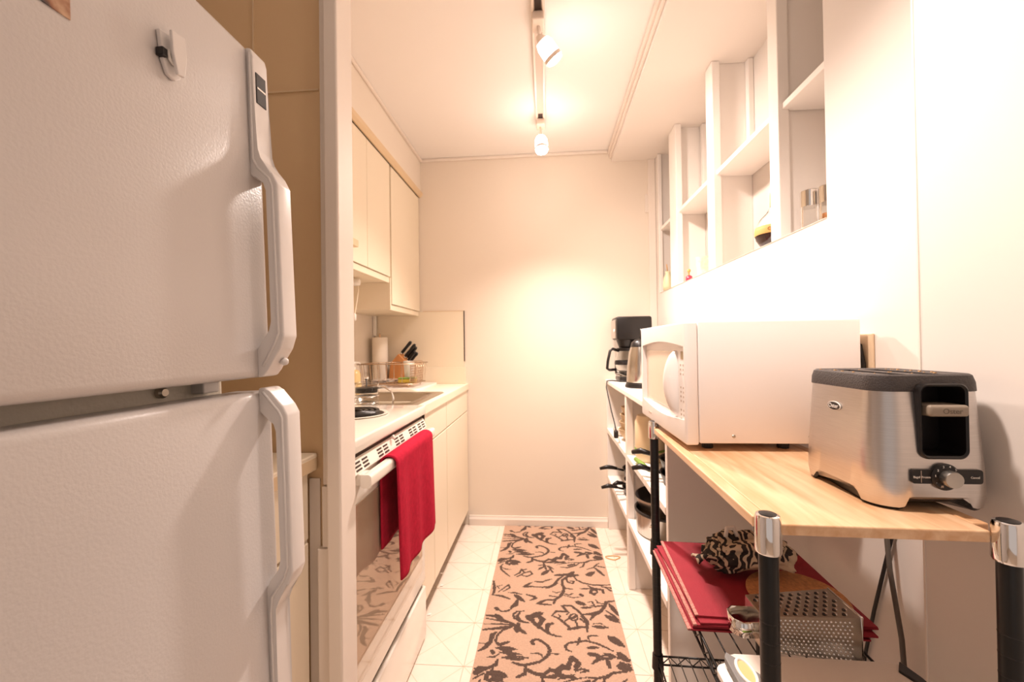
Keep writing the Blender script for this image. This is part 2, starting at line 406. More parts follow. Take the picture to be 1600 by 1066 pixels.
obj('screw', L([(0, 0), (.005, 0), (.005, .008), (0, .008)], (-.072, -.052, 1.08), 12, along((1, 0, 0))), M['hinge'], fr, local=True)
obj('center_hinge', B(-.09, -.055, -.075, -.045, 1.070, 1.086, bev=.002), M['handle'], fr, local=True)
HW = .034
def handle(door, prof, name='handle'):
    # prof outer/inner outline in local (x,z)
    bm = prism(nb(), prof, 'y', -HW, .001)
    bmesh.ops.bevel(bm, geom=[e for e in bm.edges if e.calc_length() > .02 or True], offset=.0028, segments=3, profile=.5, affect='EDGES')
    h = obj(name, bm, M['handle'], door, True, True, 50)
    return h
fp = [(-.002, 1.088), (-.002, 1.132), (.008, 1.139), (.022, 1.158), (.026, 1.172), (.026, 1.375), (.021, 1.390), (.004, 1.396), (-.002, 1.402), (-.002, 1.600),
      (.007, 1.598), (.010, 1.585), (.010, 1.44), (.014, 1.425), (.034, 1.402), (.042, 1.385), (.043, 1.15), (.036, 1.13), (.014, 1.098), (.009, 1.090)]
handle(fz, fp)
lp = [(-.002, 1.072), (.010, 1.072), (.017, 1.066), (.036, 1.044), (.043, 1.03), (.042, .79), (.035, .772), (.015, .748), (.010, .735), (.010, .30), (-.002, .29),
      (-.002, .768), (.007, .775), (.020, .796), (.026, .81), (.027, 1.005), (.023, 1.018), (.008, 1.032), (-.002, 1.034)]
handle(lo_, lp)
# raised rib along each handle's near face
def rib(door, pts):
    bm = T([(p[0], -HW-.0005, p[1]) for p in pts], .0022, 6); obj('handle_rib', bm, M['handle'], door, True, True)
rib(fz, [(.005, 1.59), (.005, 1.425), (.012, 1.410), (.029, 1.393), (.034, 1.38), (.035, 1.155), (.028, 1.138), (.008, 1.105)])
rib(lo_, [(.006, 1.066), (.014, 1.056), (.030, 1.036), (.035, 1.025), (.034, .80), (.028, .782), (.008, .755), (.005, .73), (.005, .31)])
obj('handle_button', L([(0, 0), (.006, 0), (.006, .005), (.003, .008), (0, .008)], (.026, -.012, 1.112), 12, along((1, 0, -.6))), M['handle'], fz, True, True)
bd = obj('badge', B(.0095, .0112, -.029, -.006, 1.515, 1.563, bev=.0008), M['black'], fz, local=True)
obj('badge_stripe', B(.0111, .0116, -.027, -.008, 1.538, 1.541), M['chrome'], bd, local=True)
bd['label'] = 'small dark maker badge on handle'
def on_fridge(y, z, out=0.):
    return WM[fr.name] @ Vector((out, y-FRY, z))
# magnet clip
p = on_fridge(.474, 1.487)
RF = Matrix.Rotation(-A, 4, 'Y')
ck = thing('magnet_clip', 'white plastic magnetic clip on the freezer door', 'clip', p, (0, -A, 0))
bm = PR([(-.016, .024), (.012, .028), (.014, -.006), (.012, -.020), (.004, -.027), (-.006, -.024), (-.012, -.010)], 'x', .0005, .006, .0015)
obj('base', bm, M['handle'], ck, False, True)
obj('clip_arm', PR([(-.010, .026), (.009, .028), (.011, .002), (.007, -.022), (-.003, -.024), (-.009, .0)], 'x', .012, .016, .0012), M['handle'], ck, False, True)
obj('spring', T([(.009, .008*math.cos(a), -.002+.008*math.sin(a)) for a in [i*math.pi/5 for i in range(10)]], .0022, 6, True), M['white'], ck, True, True)
obj('magnet', B(.0005, .010, -.017, -.010, -.008, .002, bev=.001), M['black'], ck, False, True)
# snapshot
p = on_fridge(.345, 1.512)
ph = obj('photo_print', B(.0004, .0014, -.055, .022, -.062, .075), M['photo'], None)
ph.rotation_euler = (math.radians(0), -A, 0); ph.location = p
tag(ph, 'corner of a colour snapshot stuck high on the freezer door', 'photo')

# ------------------------------------------------------------------ recess cabinet beside the fridge
rc = thing('base_cabinet', 'narrow cream base cabinet between refrigerator and wall stub', 'cabinet', (-.8, .81, 0))
obj('body', B(-1.12, -.562, .672, .948, .0, .875), M['lam'], rc)
obj('drawer', B(-.562, -.545, .674, .925, .725, .873, bev=.002), M['lam'], rc)
obj('door', B(-.562, -.545, .674, .925, .08, .717, bev=.002), M['lam'], rc)
ct = tag(origin(obj('countertop', B(-1.13, -.535, .67, .949, .876, .915, bev=.003), M['lam']), (-.8, .81, .876)), 'short cream laminate countertop beside the refrigerator', 'countertop')
obj('edge_strip', B(-.5352, -.534, .672, .945, .879, .906), M['lam_edge'], ct)

# ------------------------------------------------------------------ stove
st = thing('stove', 'white electric coil stove with glossy oven door and front handle', 'stove', (-.8, 1.34, 0))
S0, S1 = 1.012, 1.662
obj('body', B(-1.12, -.515, S0, S1, .0, .885), M['enamel'], st)
ctop = obj('cooktop', B(-1.125, -.482, S0-.001, S1-.004, .888, .926, bev=.007, seg=3), M['enamel'], st, True, auto=40)
obj('vent_panel', PR([(-.515, .832), (-.482, .834), (-.480, .838), (-.492, .870), (-.496, .873), (-.515, .873)], 'y', S0+.004, S1-.004), M['enamel'], st)
obj('gap', B(-.515, -.498, S0+.004, S1-.004, .872, .889), M['dark'], st)
sl = None
for gy in (1.075, 1.22, 1.36, 1.50, 1.605):
    for c in (0, 1):
        for r in range(3):
            yy = gy+c*.045-.022; zz = .845+r*.0088
            if sl is None: sl = obj('vent_slot', B(-.001, .001, -.016, .016, -.0024, .0024, M=Matrix.Rotation(math.radians(-20), 4, 'Y')), M['slot'], st, local=True)
            q = sl if (gy == 1.075 and c == 0 and r == 0) else copy_part(sl, st)
            q.location = Vector((-.480-(zz-.838)*.375+.0004, yy, zz)) - Vector((-.8, 1.34, 0))
dr = obj('oven_door', B(-.516, -.492, S0+.002, S1-.002, .232, .834, bev=.006, seg=3), M['enamel'], st, True, auto=40)
obj('oven_window', B(-.493, -.4895, S0+.03, S1-.05, .29, .755, bev=.001), M['ovenglass'], dr)
bm = PR(rrect(-.470, -.442, .804, .838, .009, 4), 'y', S0+.02, S1-.02)
for ya in (S0+.03, S1-.075): box(bm, -.495, -.452, ya, ya+.045, .806, .836, bev=.004)
obj('handle', bm, M['enamel'], dr, True, auto=40)
obj('latch_button', L([(0, 0), (.007, 0), (.007, .006), (0, .009)], (-.486, 1.30, .874), 12, along((1, 0, .5))), M['enamel'], st)
obj('storage_drawer', B(-.516, -.490, S0+.002, S1-.002, .012, .208, bev=.006, seg=3), M['enamel'], st, True, auto=40)
obj('side_gap', B(-1.12, -.49, S1-.004, S1+.0045, .86, .916), M['dark'], st)
obj('drawer_gap', B(-.514, -.505, S0+.004, S1-.004, .206, .234), M['dark'], st)
bm = nb()
for cx, cy, R_ in ((-.665, 1.42, .094), (-.665, 1.17, .075), (-.95, 1.42, .075), (-.95, 1.17, .094)):
    bn_ = obj('burner', L([(0, .9262), (R_*1.16, .9262), (R_*1.22, .9300), (R_*1.16, .9320), (R_*1.05, .9285), (0, .9270)], (cx, cy, 0), 36), M['chrome'] if False else M['enamel'], st, True, auto=40)
    pts = []; turns = 4
    for i in range(turns*28):
        a = i*2*math.pi/28; r_ = R_*.22+(R_*.80)*i/(turns*28)
        pts.append((cx+r_*math.cos(a), cy+r_*math.sin(a), .936))
    obj('coil', T(pts, .0058, 6), M['black'], bn_, True)
    obj('drip_pan', L([(0, .9272), (R_*1.04, .9289), (R_*1.04, .9292), (0, .9276)], (cx, cy, 0), 36), M['black'], bn_)
obj('backguard', B(-1.125, -1.08, S0, S1, .92, 1.03, bev=.01), M['enamel'], st)

# towel draped on the oven handle
path = []
def towel_path(t):
    # t 0..1 from back bottom over bar to front bottom: x,z
    if t < .36: return (-.4805, .575+(.826-.575)*t/.36)
    if t < .46:
        a = math.pi*(t-.36)/.10; return (-.4560-.0245*math.cos(a), (.826+.0195*math.sin(a)))
    u = (t-.46)/.54; return (-.4315+.003*u, .826-.336*u)
bm = nb(); NT, NY = 70, 48; grid = []
for i in range(NT+1):
    row = []
    for j in range(NY+1):
        t, v = i/NT, j/NY; x, z = towel_path(t)
        yl = 1.186; yr = 1.560
        hang = max(0, (t-.46)/.54) if t > .46 else max(0, (.36-t)/.36)
        y = yl+(yr-yl)*v + (.012*hang*(v-.2) if t > .46 else .004*hang)
        if t > .46: x += .0052*hang**.6*(math.sin(v*17)+.6*math.sin(v*7+1)) + .004*hang
        else: x += .0015*hang*math.sin(v*15)
        if t > .46: z -= .006*hang*math.sin(v*3.0+.3)-.004*hang
        row.append(bm.verts.new((x, y, z)))
    grid.append(row)
for i in range(NT):
    for j in range(NY): bm.faces.new((grid[i][j], grid[i+1][j], grid[i+1][j+1], grid[i][j+1]))
tw = origin(obj('kitchen_towel', bm, M['towel'], None, True), (-.455, 1.37, .84))
md = tw.modifiers.new('thick', 'SOLIDIFY'); md.thickness = .005; md.offset = 0
tag(tw, 'red terry towel draped over the oven handle', 'towel')

# ------------------------------------------------------------------ far base cabinets, countertop, sink
def cab(y0, y1, label, door0=None, dsplit=None):
    c = thing('base_cabinet', label, 'cabinet', (-.82, (y0+y1)/2, 0), group='base cabinets right of the stove')
    bm = nb(); box(bm, -1.12, -.532, y0+.001, y0+.016, .095, .875); box(bm, -1.12, -.532, y1-.016, y1-.001, .095, .875); box(bm, -1.12, -.532, y0+.016, y1-.016, .095, .112); box(bm, -1.12, -1.108, y0+.016, y1-.016, .112, .875); box(bm, -.545, -.532, y0+.016, y1-.016, .112, .875)
    obj('body', bm, M['lam'], c)
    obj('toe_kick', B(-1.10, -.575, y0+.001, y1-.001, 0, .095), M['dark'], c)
    obj('drawer', B(-.532, -.514, y0+.003, y1-.002, .742, .874, bev=.002), M['lam'], c)
    a = y0+.003
    if door0: obj('filler', B(-.532, -.5145, y0+.003, door0-.002, .097, .736, bev=.001), M['lam'], c); a = door0+.001
    obj('door', B(-.532, -.514, a, y1-.002, .097, .736, bev=.002), M['lam'], c)
    return c
cab(1.668, 2.136, 'cream base cabinet beside the stove, half behind the red towel', 1.885)
cab(2.137, 2.714, 'cream base cabinet in the corner against the back wall')
for yy, w in ((2.02, .018), (1.80, .014)):
    q = tag(origin(obj('floor_scrap', PR([(-.006, -.008), (.008, -.006), (.010, .006), (-.004, .009)], 'z', 0, .004, .001), M['white'], None), (0, 0, 0)), 'small white scrap under the toe kick, ' + ('farther of the two' if yy > 1.9 else 'nearer of the two'), 'scrap', 'white scraps by the toe kick'); q.location = (-.520, yy, 0)
bm = nb(); cx0, cx1, cy0, cy1 = -1.128, -.508, 1.667, 2.718; hx0, hx1, hy0, hy1 = -1.0, -.59, 1.735, 2.155
box(bm, cx0, hx0, cy0, cy1, .876, .915); box(bm, hx1, cx1, cy0, cy1, .876, .915); box(bm, hx0, hx1, cy0, hy0, .876, .915); box(bm, hx0, hx1, hy1, cy1, .876, .915)
ctp = tag(origin(obj('countertop', bm, M['lam']), (-.82, 2.2, .876)), 'long cream laminate countertop around the sink', 'countertop')
obj('front_edge', B(-.5085, -.505, cy0, cy1, .877, .9145, bev=.001), M['lam'], ctp)
obj('upstand', B(cx0, -.52, 2.700, 2.7185, .9152, 1.022, bev=.002), M['lam'], ctp)
bs = tag(origin(obj('backsplash_panel', B(-1.128, -.532, 2.711, 2.7195, 1.0225, 1.386), M['lam']), (-.83, 2.715, 1.023)), 'cream backsplash panel on the back wall beneath the cabinet', 'panel')
obj('edge_strip', B(-.532, -.527, 2.7095, 2.7195, 1.06, 1.388), M['dark'], bs)
obj('edge_strip', B(-.80, -.527, 2.7095, 2.7195, 1.386, 1.3895), M['lam_edge'], bs)
sk = thing('sink', 'stainless steel kitchen sink set into the countertop', 'sink', (-.8, 1.95, .8))
bm = nb()
ro = rrect(-1.035, -.535, 1.682, 2.205, .03); ri = rrect(-.985, -.600, 1.745, 2.145, .05); rb = rrect(-.965, -.620, 1.765, 2.125, .06)
def ring(pts, z): return [bm.verts.new((p[0], p[1], z)) for p in pts]
rings = [ring(ro, .9155), ring(rrect(-1.030, -.540, 1.687, 2.200, .028), .9195), ring(rrect(-.993, -.592, 1.737, 2.153, .055), .918), ring(ri, .910), ring(rb, .765)]
for a_, b_ in zip(rings, rings[1:]):
    n = len(a_)
    for i in range(n): bm.faces.new((a_[i], a_[(i+1) % n], b_[(i+1) % n], b_[i]))
bm.faces.new(rings[-1])
obj('basin', bm, M['steel2'], sk, True, auto=50)
obj('drain', L([(0, .7655), (.035, .7655), (.038, .768), (.02, .767), (0, .7665)], (-.8, 1.95, 0), 20), M['chrome'], sk, True)
# french press standing in the sink
fpX, fpY = -.815, 1.86
fpr = thing('french_press', 'glass french press with dark plunger standing in the sink', 'french press', (fpX, fpY, .766))
obj('glass', L([(0, .770), (.050, .770), (.053, .78), (.053, .985), (.057, .997), (.0545, .999), (.0505, .985), (.0505, .785), (0, .783)], (fpX, fpY, 0), 28), M['glass'], fpr, True, auto=40)
obj('plunger', L([(0, .955), (.049, .955), (.049, .978), (0, .980)], (fpX, fpY, 0), 28), M['black'], fpr)
bm = nb()
for z in (.79, .875, .905, .935): lathe(bm, [(.0535, z), (.0555, z+.002), (.0555, z+.006), (.0535, z+.008), (.0535, z)], (fpX, fpY, 0), 28)
obj('metal_band', bm, M['chrome'], fpr, True)
obj('handle', T([(fpX+.052, fpY, .975), (fpX+.085, fpY, .978), (fpX+.115, fpY, .960), (fpX+.125, fpY, .93), (fpX+.12, fpY, .86), (fpX+.10, fpY, .82), (fpX+.053, fpY, .81)], .0045, 8), M['chrome'], fpr, True)
obj('knob', L([(0, .979), (.003, .979), (.003, 1.01), (.010, 1.014), (.011, 1.024), (0, 1.03)], (fpX, fpY, 0), 14), M['chrome'], fpr, True)
# soap bottle
sbX, sbY = -1.062, 2.262
sb = thing('soap_bottle', 'cream pump soap bottle behind the sink by the wall stub', 'bottle', (sbX, sbY, .915))
obj('body', L([(0, .9155), (.034, .9155), (.036, .93), (.036, 1.01), (.028, 1.03), (.014, 1.036), (0, 1.036)], (sbX, sbY, 0), 24), M['soap'], sb, True, auto=50)
bm = L([(0, 1.034), (.012, 1.036), (.013, 1.05), (.006, 1.052), (.005, 1.066), (.012, 1.068), (.012, 1.080), (0, 1.082)], (sbX, sbY, 0), 16)
tube(bm, [(sbX, sbY, 1.074), (sbX+.03, sbY, 1.074), (sbX+.038, sbY, 1.068)], .004, 8)
obj('pump', bm, M['white'], sb, True, auto=50)
# drain board, dish rack, items in it
tag(origin(obj('drain_board', PR(rrect(-1.06, -.70, 2.245, 2.685, .03), 'z', .9155, .928, .002), M['white'], None, False), (-.88, 2.46, .9155)), 'white drain board on the counter under the dish rack', 'tray')
rk = thing('dish_rack', 'wire dish rack standing on the counter in the corner', 'dish rack', (-.9, 2.43, .928))
rx0, rx1, ry0, ry1 = -1.055, -.745, 2.325, 2.555
def lp4(z, o=0): return [(rx0-o, ry0-o, z), (rx1+o, ry0-o, z), (rx1+o, ry1+o, z), (rx0-o, ry1+o, z)]
obj('top_rail', T(lp4(1.062, .012), .0034, 6, True), M['rackwire'], rk, True)
obj('bottom_rail', T(lp4(.948), .003, 6, True), M['rackwire'], rk, True)
bm = nb()
for i in range(7):
    x = rx0+(rx1-rx0)*(i+.5)/7; ex = rx0-.012+(rx1-rx0+.024)*(i+.5)/7
    tube(bm, [(ex, ry0-.012, 1.062), (x, ry0, .948), (x, ry1, .948), (ex, ry1+.012, 1.062)], .0018, 5)
for i in range(5):
    y = ry0+(ry1-ry0)*(i+.5)/5
    tube(bm, [(rx0-.012, y, 1.062), (rx0, y, .949), (rx1, y, .949), (rx1+.012, y, 1.062)], .0018, 5)
for sx in (rx0+.03, rx1-.03):
    for sy in (ry0, ry1): tube(bm, [(sx, sy, .948), (sx, sy-.004, .9285)], .0026, 5)
obj('wires', bm, M['rackwire'], rk, True)
bm = nb(); a0, a1, b0, b1 = -.775, -.7445, 2.36, 2.50
for i in range(9):
    x = a0+(a1-a0)*i/8
    tube(bm, [(x, b0, .958), (x, b0, 1.075)], .0011, 4)
for i in range(9): z = .96+.115*i/8; tube(bm, [(a0, b0, z), (a1, b0, z), (a1, b1, z), (a0, b1, z)], .0011, 4, True)
for i in range(10):
    y = b0+(b1-b0)*i/9; tube(bm, [(a1, y, .958), (a1, y, 1.075)], .0011, 4)
obj('utensil_basket', bm, M['rackwire'], rk)
tag(origin(obj('tumbler', L([(0, .951), (.024, .951), (.033, 1.075), (.030, 1.075), (.022, .956), (0, .956)], (-.812, 2.45, 0), 24), M['white'], None, True, auto=50), (-.812, 2.45, .951)), 'white plastic tumbler standing in the dish rack', 'cup')
tag(origin(obj('plate', L([(0, 0), (.05, .001), (.085, .012), (.086, .014), (.05, .005), (0, .004)], (0, 0, 0), 32), M['glass'], None, True), (0, 0, 0)), 'clear glass plate lying in the dish rack', 'plate').location = (-.945, 2.42, .953)
sp = thing('sponge', 'yellow and green scrub sponge on the dish rack', 'sponge', (-.80, 2.385, .9525), (0, 0, .2))
obj('foam', B(-.05, .05, -.030, .030, .001, .022, bev=.005), M['yellow'], sp, True, True, 40)
obj('scouring_pad', B(-.05, .05, -.030, .030, .0222, .029, bev=.002), M['green'], sp, False, True)
# paper towel roll
pt = thing('paper_towel_roll', 'white paper towel roll standing upright in the corner', 'paper towel', (-1.058, 2.625, .915))
obj('roll', L([(.016, .929), (.046, .929), (.048, .935), (.048, 1.215), (.046, 1.22), (.016, 1.22), (.016, .929)], (-1.058, 2.625, 0), 32), M['paper'], pt, True, auto=50)
bm = L([(0, .9285), (.049, .9285), (.049, .9289), (0, .9289)], (-1.058, 2.625, 0), 24); tube(bm, [(-1.058, 2.625, .929), (-1.058, 2.625, 1.245)], .006, 10)
obj('holder', bm, M['rackwire'], pt)
tag(origin(obj('cord_cover', B(-1.128, -1.108, 2.68, 2.70, 1.232, 1.378, bev=.003), M['white']), (-1.118, 2.69, 1.232)), 'thin white strip running up the corner above the paper towel', 'cord cover')
# knife block
kb = thing('knife_block', 'orange wood knife block holding black handled knives in the corner', 'knife block', (-.93, 2.645, .928))
obj('block', PR([(-1.00, .9285), (-.885, .9285), (-.868, 1.045), (-.932, 1.115), (-.985, 1.055)], 'y', 2.605, 2.695, .003), M['knifewood'], kb)
for (kx, kz, ky, ln_) in ((-.925, 1.113, 2.635, .105), (-.905, 1.090, 2.64, .112), (-.898, 1.082, 2.67, .100), (-.884, 1.066, 2.635, .085), (-.878, 1.060, 2.668, .080)):
    d = Vector((.66, -.05, .75)).normalized(); p0 = Vector((kx, ky, kz)); sd = Vector((.75, 0, -.66))
    bm = nb(); tube(bm, [p0-d*.004, p0+d*.012], .0075, 8)
    bol = bm
    kn = tag(obj('kitchen_knife', T([p0+d*.010, p0+d*.02, p0+d*.055, p0+d*(ln_-.012), p0+d*ln_], [.0085, .0105, .0095, .0115, .007], 8), M['black'], None, True), '', 'knife', 'knives in the wooden block')
    origin(kn, p0); obj('bolster', bol, M['chrome'], kn, True)
    kn['label'] = 'black handled kitchen knife in the wooden block, ' + {-.925: 'leftmost and highest', -.905: 'second from the left, in front', -.898: 'second from the left, behind', -.884: 'rightmost in front', -.878: 'rightmost behind'}[kx]

# ------------------------------------------------------------------ wall cabinets
def wallcab(y0, y1, z0, label, doors, pulls=()):
    c = thing('wall_cabinet', label, 'cabinet', (-.98, (y0+y1)/2, z0), group='wall cabinets')
    bm = nb(); box(bm, XL+.001, -.842, y0, y1, z0, 2.139)
    obj('body', bm, M['lam'], c)
    obj('bottom_rail', B(-.842, -.83, y0, y1, z0-.004, z0+.026, bev=.002), M['lam'], c)
    ds = [obj('door', B(-.841, -.822, a+.0015, b_-.0015, z0+.028, 2.136, bev=.002), M['lam'], c) for a, b_ in doors]
    for k, y in pulls: obj('pull', B(-.823, -.797, y-.035, y+.035, z0+.085, z0+.115, bev=.002), M['lam_edge'], ds[k])
    return c
wallcab(1.022, 2.196, 1.505, 'short cream wall cabinet with three doors above the stove', [(1.03, 1.40), (1.40, 1.904), (1.904, 2.194)], [(1, 1.72)])
wc = wallcab(2.198, 2.718, 1.362, 'taller cream wall cabinet in the corner beside the back wall', [(2.212, 2.716)])
obj('side_rail', B(-.842, -.826, 2.197, 2.211, 1.362, 1.53, bev=.001), M['lam'], wc)
uc = thing('under_cabinet_socket', 'small white socket with cord hanging under the short wall cabinet', 'lamp', (-.95, 2.02, 1.50))  # plain socket with hanging cord and plug, not a light source
obj('socket', L([(0, 0), (.016, 0), (.018, .01), (.018, .05), (.014, .056), (0, .056)], (-.97, 2.02, 1.482), 18, along((1, 0, 0))), M['white'], uc, True, auto=40)
obj('clip', B(-.955, -.93, 2.012, 2.028, 1.482, 1.5005, bev=.002), M['white'], uc)
obj('cord', T([(-.925, 2.02, 1.475), (-.922, 2.02, 1.44), (-.935, 2.02, 1.36), (-.948, 2.02, 1.30), (-.958, 2.02, 1.26)], .004, 8), M['lam'], uc, True)
obj('plug', L([(0, 0), (.009, .004), (.010, .03), (.004, .04), (0, .04)], (-.943, 2.02, 1.29), 12), M['white'], uc, True)

# ------------------------------------------------------------------ runner rug with woven scroll pattern
def unp(px, py):
    d = r2*((px-800)/FPX)+u2*((533-py)/FPX)+fv; t = -CAMH/d.z; return (d.x*t, d.y*t)
z1 = lambda x, y: unp(770+.1125*x, 815+.1125*y)
z2 = lambda x, y: unp(745+.15*x, 900+.15*y)
z3 = lambda x, y: unp(730+.16875*x, 976+.16875*y)
ST = []                                                    # strokes: (points in metres, half widths in metres)
def stroke(zf, w, *pts, leaf=False):
    P = [zf(*p) for p in pts]
    k = {z1: .1125*.0042, z2: .15*.0032, z3: .16875*.0025}[zf]   # metres per zoomed pixel near there
    n = len(P)
    if leaf and n == 2:
        P = [(P[0][0]+(P[1][0]-P[0][0])*t, P[0][1]+(P[1][1]-P[0][1])*t) for t in (0, .25, .5, .75, 1)]
        ws = [w*k*q*1.2 for q in (.3, .9, 1, .75, .2)]
    else: ws = [w*k*(.55 if i in (0, n-1) and n > 2 else 1)*.80 for i in range(n)]
    ST.append((P, ws))
s = stroke
for a in (((590, 185), (605, 165), (650, 155), (700, 180), (745, 215), (765, 255), (755, 295), (715, 335), (670, 365), (610, 380), (540, 395), (480, 390), (420, 370)),): s(z3, 20, *a)
s(z3, 10, (760, 285), (810, 292), (860, 295)); s(z3, 13, (590, 290), (650, 285), (690, 300), (700, 325)); s(z3, 22, (540, 395), (545, 440), (530, 480), (480, 500), (455, 505)); s(z3, 22, (600, 180), (612, 200))
s(z3, 26, (270, 235), (460, 250), leaf=True); s(z3, 20, (300, 275), (500, 297), leaf=True); s(z3, 22, (320, 325), (570, 328), leaf=True); s(z3, 14, (400, 345), (520, 345), leaf=True)
s(z3, 15, (285, 215), (262, 165), (285, 110), (330, 70), (400, 45), (450, 25)); s(z3, 24, (270, 185), (310, 205), (350, 190), (385, 180))
s(z3, 28, (110, 260), (170, 230), (215, 180), (235, 110), (270, 90)); s(z3, 14, (110, 190), (180, 195), (220, 160)); s(z3, 24, (230, 265), (240, 280)); s(z3, 14, (190, 322), (250, 320), (295, 290))
s(z3, 26, (70, 430), (200, 430), leaf=True); s(z3, 24, (280, 350), (260, 395), (200, 420), (100, 430)); s(z3, 34, (215, 465), (370, 505), leaf=True); s(z3, 20, (180, 530), (200, 470), (240, 430)); s(z3, 12, (60, 520), (150, 475)); s(z3, 26, (60, 470), (130, 450), leaf=True); s(z3, 26, (215, 525), (330, 525), leaf=True)
s(z3, 34, (470, 10), (475, 60), (540, 100)); s(z3, 16, (150, 62), (300, 45), (440, 25))
s(z3, 17, (640, 0), (690, 60), (750, 100), (820, 125), (870, 130)); s(z3, 24, (780, 10), (740, 25), (735, 60), (760, 95))
s(z3, 16, (965, 270), (920, 250), (905, 220), (940, 190), (1010, 180), (1100, 170), (1200, 195), (1270, 225), (1350, 265)); s(z3, 20, (1040, 140), (1035, 175), (1020, 210)); s(z3, 15, (1130, 170), (1120, 130), (1160, 120), (1215, 125))
s(z3, 17, (1105, 237), (1225, 232), leaf=True); s(z3, 24, (1115, 290), (1225, 305), leaf=True); s(z3, 20, (1270, 290), (1390, 325), leaf=True); s(z3, 26, (1160, 382), (1230, 335), (1340, 335)); s(z3, 24, (1320, 412), (1295, 345)); s(z3, 14, (1200, 330), (1290, 300))
s(z3, 36, (1310, 130), (1455, 225), leaf=True); s(z3, 30, (1390, 280), (1500, 370), leaf=True); s(z3, 36, (1395, 405), (1530, 440), leaf=True); s(z3, 20, (1400, 330), (1500, 350)); s(z3, 18, (1420, 375), (1500, 395))
s(z3, 26, (580, 460), (640, 480), (700, 490), (770, 440), (850, 465), (870, 415), (935, 430), (965, 325), (1040, 385), (1000, 440)); s(z3, 16, (1000, 455), (1060, 430), (1120, 450), (1050, 465)); s(z3, 30, (720, 512), (850, 490), (1000, 515)); s(z3, 16, (1110, 510), (1200, 520), (1280, 505), (1350, 470), (1480, 460))
# band 2
s(z2, 22, (175, 70), (185, 150), (170, 210)); s(z2, 20, (160, 212), (260, 228), (345, 258)); s(z2, 13, (225, 185), (330, 110), (345, 140), (280, 178)); s(z2, 10, (235, 150), (215, 125), (270, 112)); s(z2, 16, (330, 190), (400, 195), (465, 210)); s(z2, 22, (390, 212), (500, 290), leaf=True); s(z2, 20, (520, 213), (600, 235), (615, 250), (560, 272))
s(z2, 34, (425, 275), (400, 320), (360, 350)); s(z2, 14, (360, 360), (320, 385), (260, 390), (215, 365)); s(z2, 26, (205, 355), (215, 365))
s(z2, 13, (480, 132), (580, 82), leaf=True); s(z2, 13, (490, 135), (590, 125), leaf=True); s(z2, 17, (590, 130), (690, 135), (760, 130), (800, 110), (850, 50), (900, 20)); s(z2, 13, (600, 75), (710, 82), leaf=True); s(z2, 16, (720, 150), (850, 88), leaf=True); s(z2, 10, (690, 75), (780, 50), leaf=True); s(z2, 18, (820, 10), (1040, 8))
s(z2, 20, (960, 10), (890, 60), (890, 110), (910, 140), (900, 190), (860, 240), (820, 260), (800, 310)); s(z2, 12, (790, 180), (830, 195), (880, 180)); s(z2, 14, (900, 200), (960, 217), (1000, 200)); s(z2, 10, (900, 220), (1000, 245), (1080, 238)); s(z2, 26, (1085, 215), (1095, 222)); s(z2, 15, (620, 310), (740, 262), leaf=True); s(z2, 13, (640, 312), (780, 320), leaf=True); s(z2, 11, (755, 225), (860, 240)); s(z2, 16, (720, 270), (810, 268)); s(z2, 12, (910, 145), (990, 155))
s(z2, 14, (960, 10), (930, 50), (950, 85), (1000, 95), (1010, 75), (970, 72)); s(z2, 15, (1000, 10), (1040, 60), (1100, 90), (1200, 110), (1300, 115), (1395, 110)); s(z2, 10, (1075, 152), (1200, 150), leaf=True)
s(z2, 20, (1255, 185), (1235, 160), (1195, 165), (1185, 195), (1220, 212), (1255, 190)); s(z2, 20, (1160, 120), (1200, 145), (1310, 165), (1320, 200)); s(z2, 14, (1340, 140), (1400, 175)); s(z2, 12, (1300, 130), (1400, 145)); s(z2, 24, (1150, 5), (1180, 15))
s(z2, 24, (1030, 285), (1140, 325), leaf=True); s(z2, 15, (1080, 352), (1210, 345), leaf=True); s(z2, 11, (1150, 295), (1200, 285), (1225, 330), (1180, 330)); s(z2, 12, (1240, 268), (1260, 300), (1330, 312)); s(z2, 22, (1110, 422), (1200, 415), (1290, 390), (1330, 340), (1350, 290), (1430, 280)); s(z2, 26, (1340, 430), (1490, 510), leaf=True); s(z2, 20, (1380, 310), (1480, 440), leaf=True); s(z2, 18, (1345, 380), (1420, 430), (1480, 480)); s(z2, 22, (1290, 400), (1220, 430), (1185, 475)); s(z2, 14, (1230, 340), (1330, 325))
fl_ = [(780, 435), (830, 385), (940, 390), (890, 330), (980, 330), (1040, 370), (1090, 420), (1150, 490), (1150, 560), (1060, 550), (980, 570), (900, 500), (850, 460), (790, 438)]
s(z2, 16, *fl_); s(z2, 12, *[(1010+45*math.cos(i*.7), 450+34*math.sin(i*.7)) for i in range(10)]); s(z2, 18, (1030, 440), (1000, 460)); s(z2, 22, (1150, 600), (1150, 500), (1090, 440)); s(z2, 12, (1050, 540), (1030, 490)); s(z2, 12, (920, 490), (960, 460)); s(z2, 10, (850, 420), (870, 440), (860, 455)); s(z2, 10, (940, 420), (960, 400)); s(z2, 14, (1080, 470), (1120, 500)); s(z2, 20, (960, 575), (1060, 560)); s(z2, 18, (1200, 548), (1375, 560), leaf=True); s(z2, 10, (1210, 520), (1290, 515), (1330, 540))
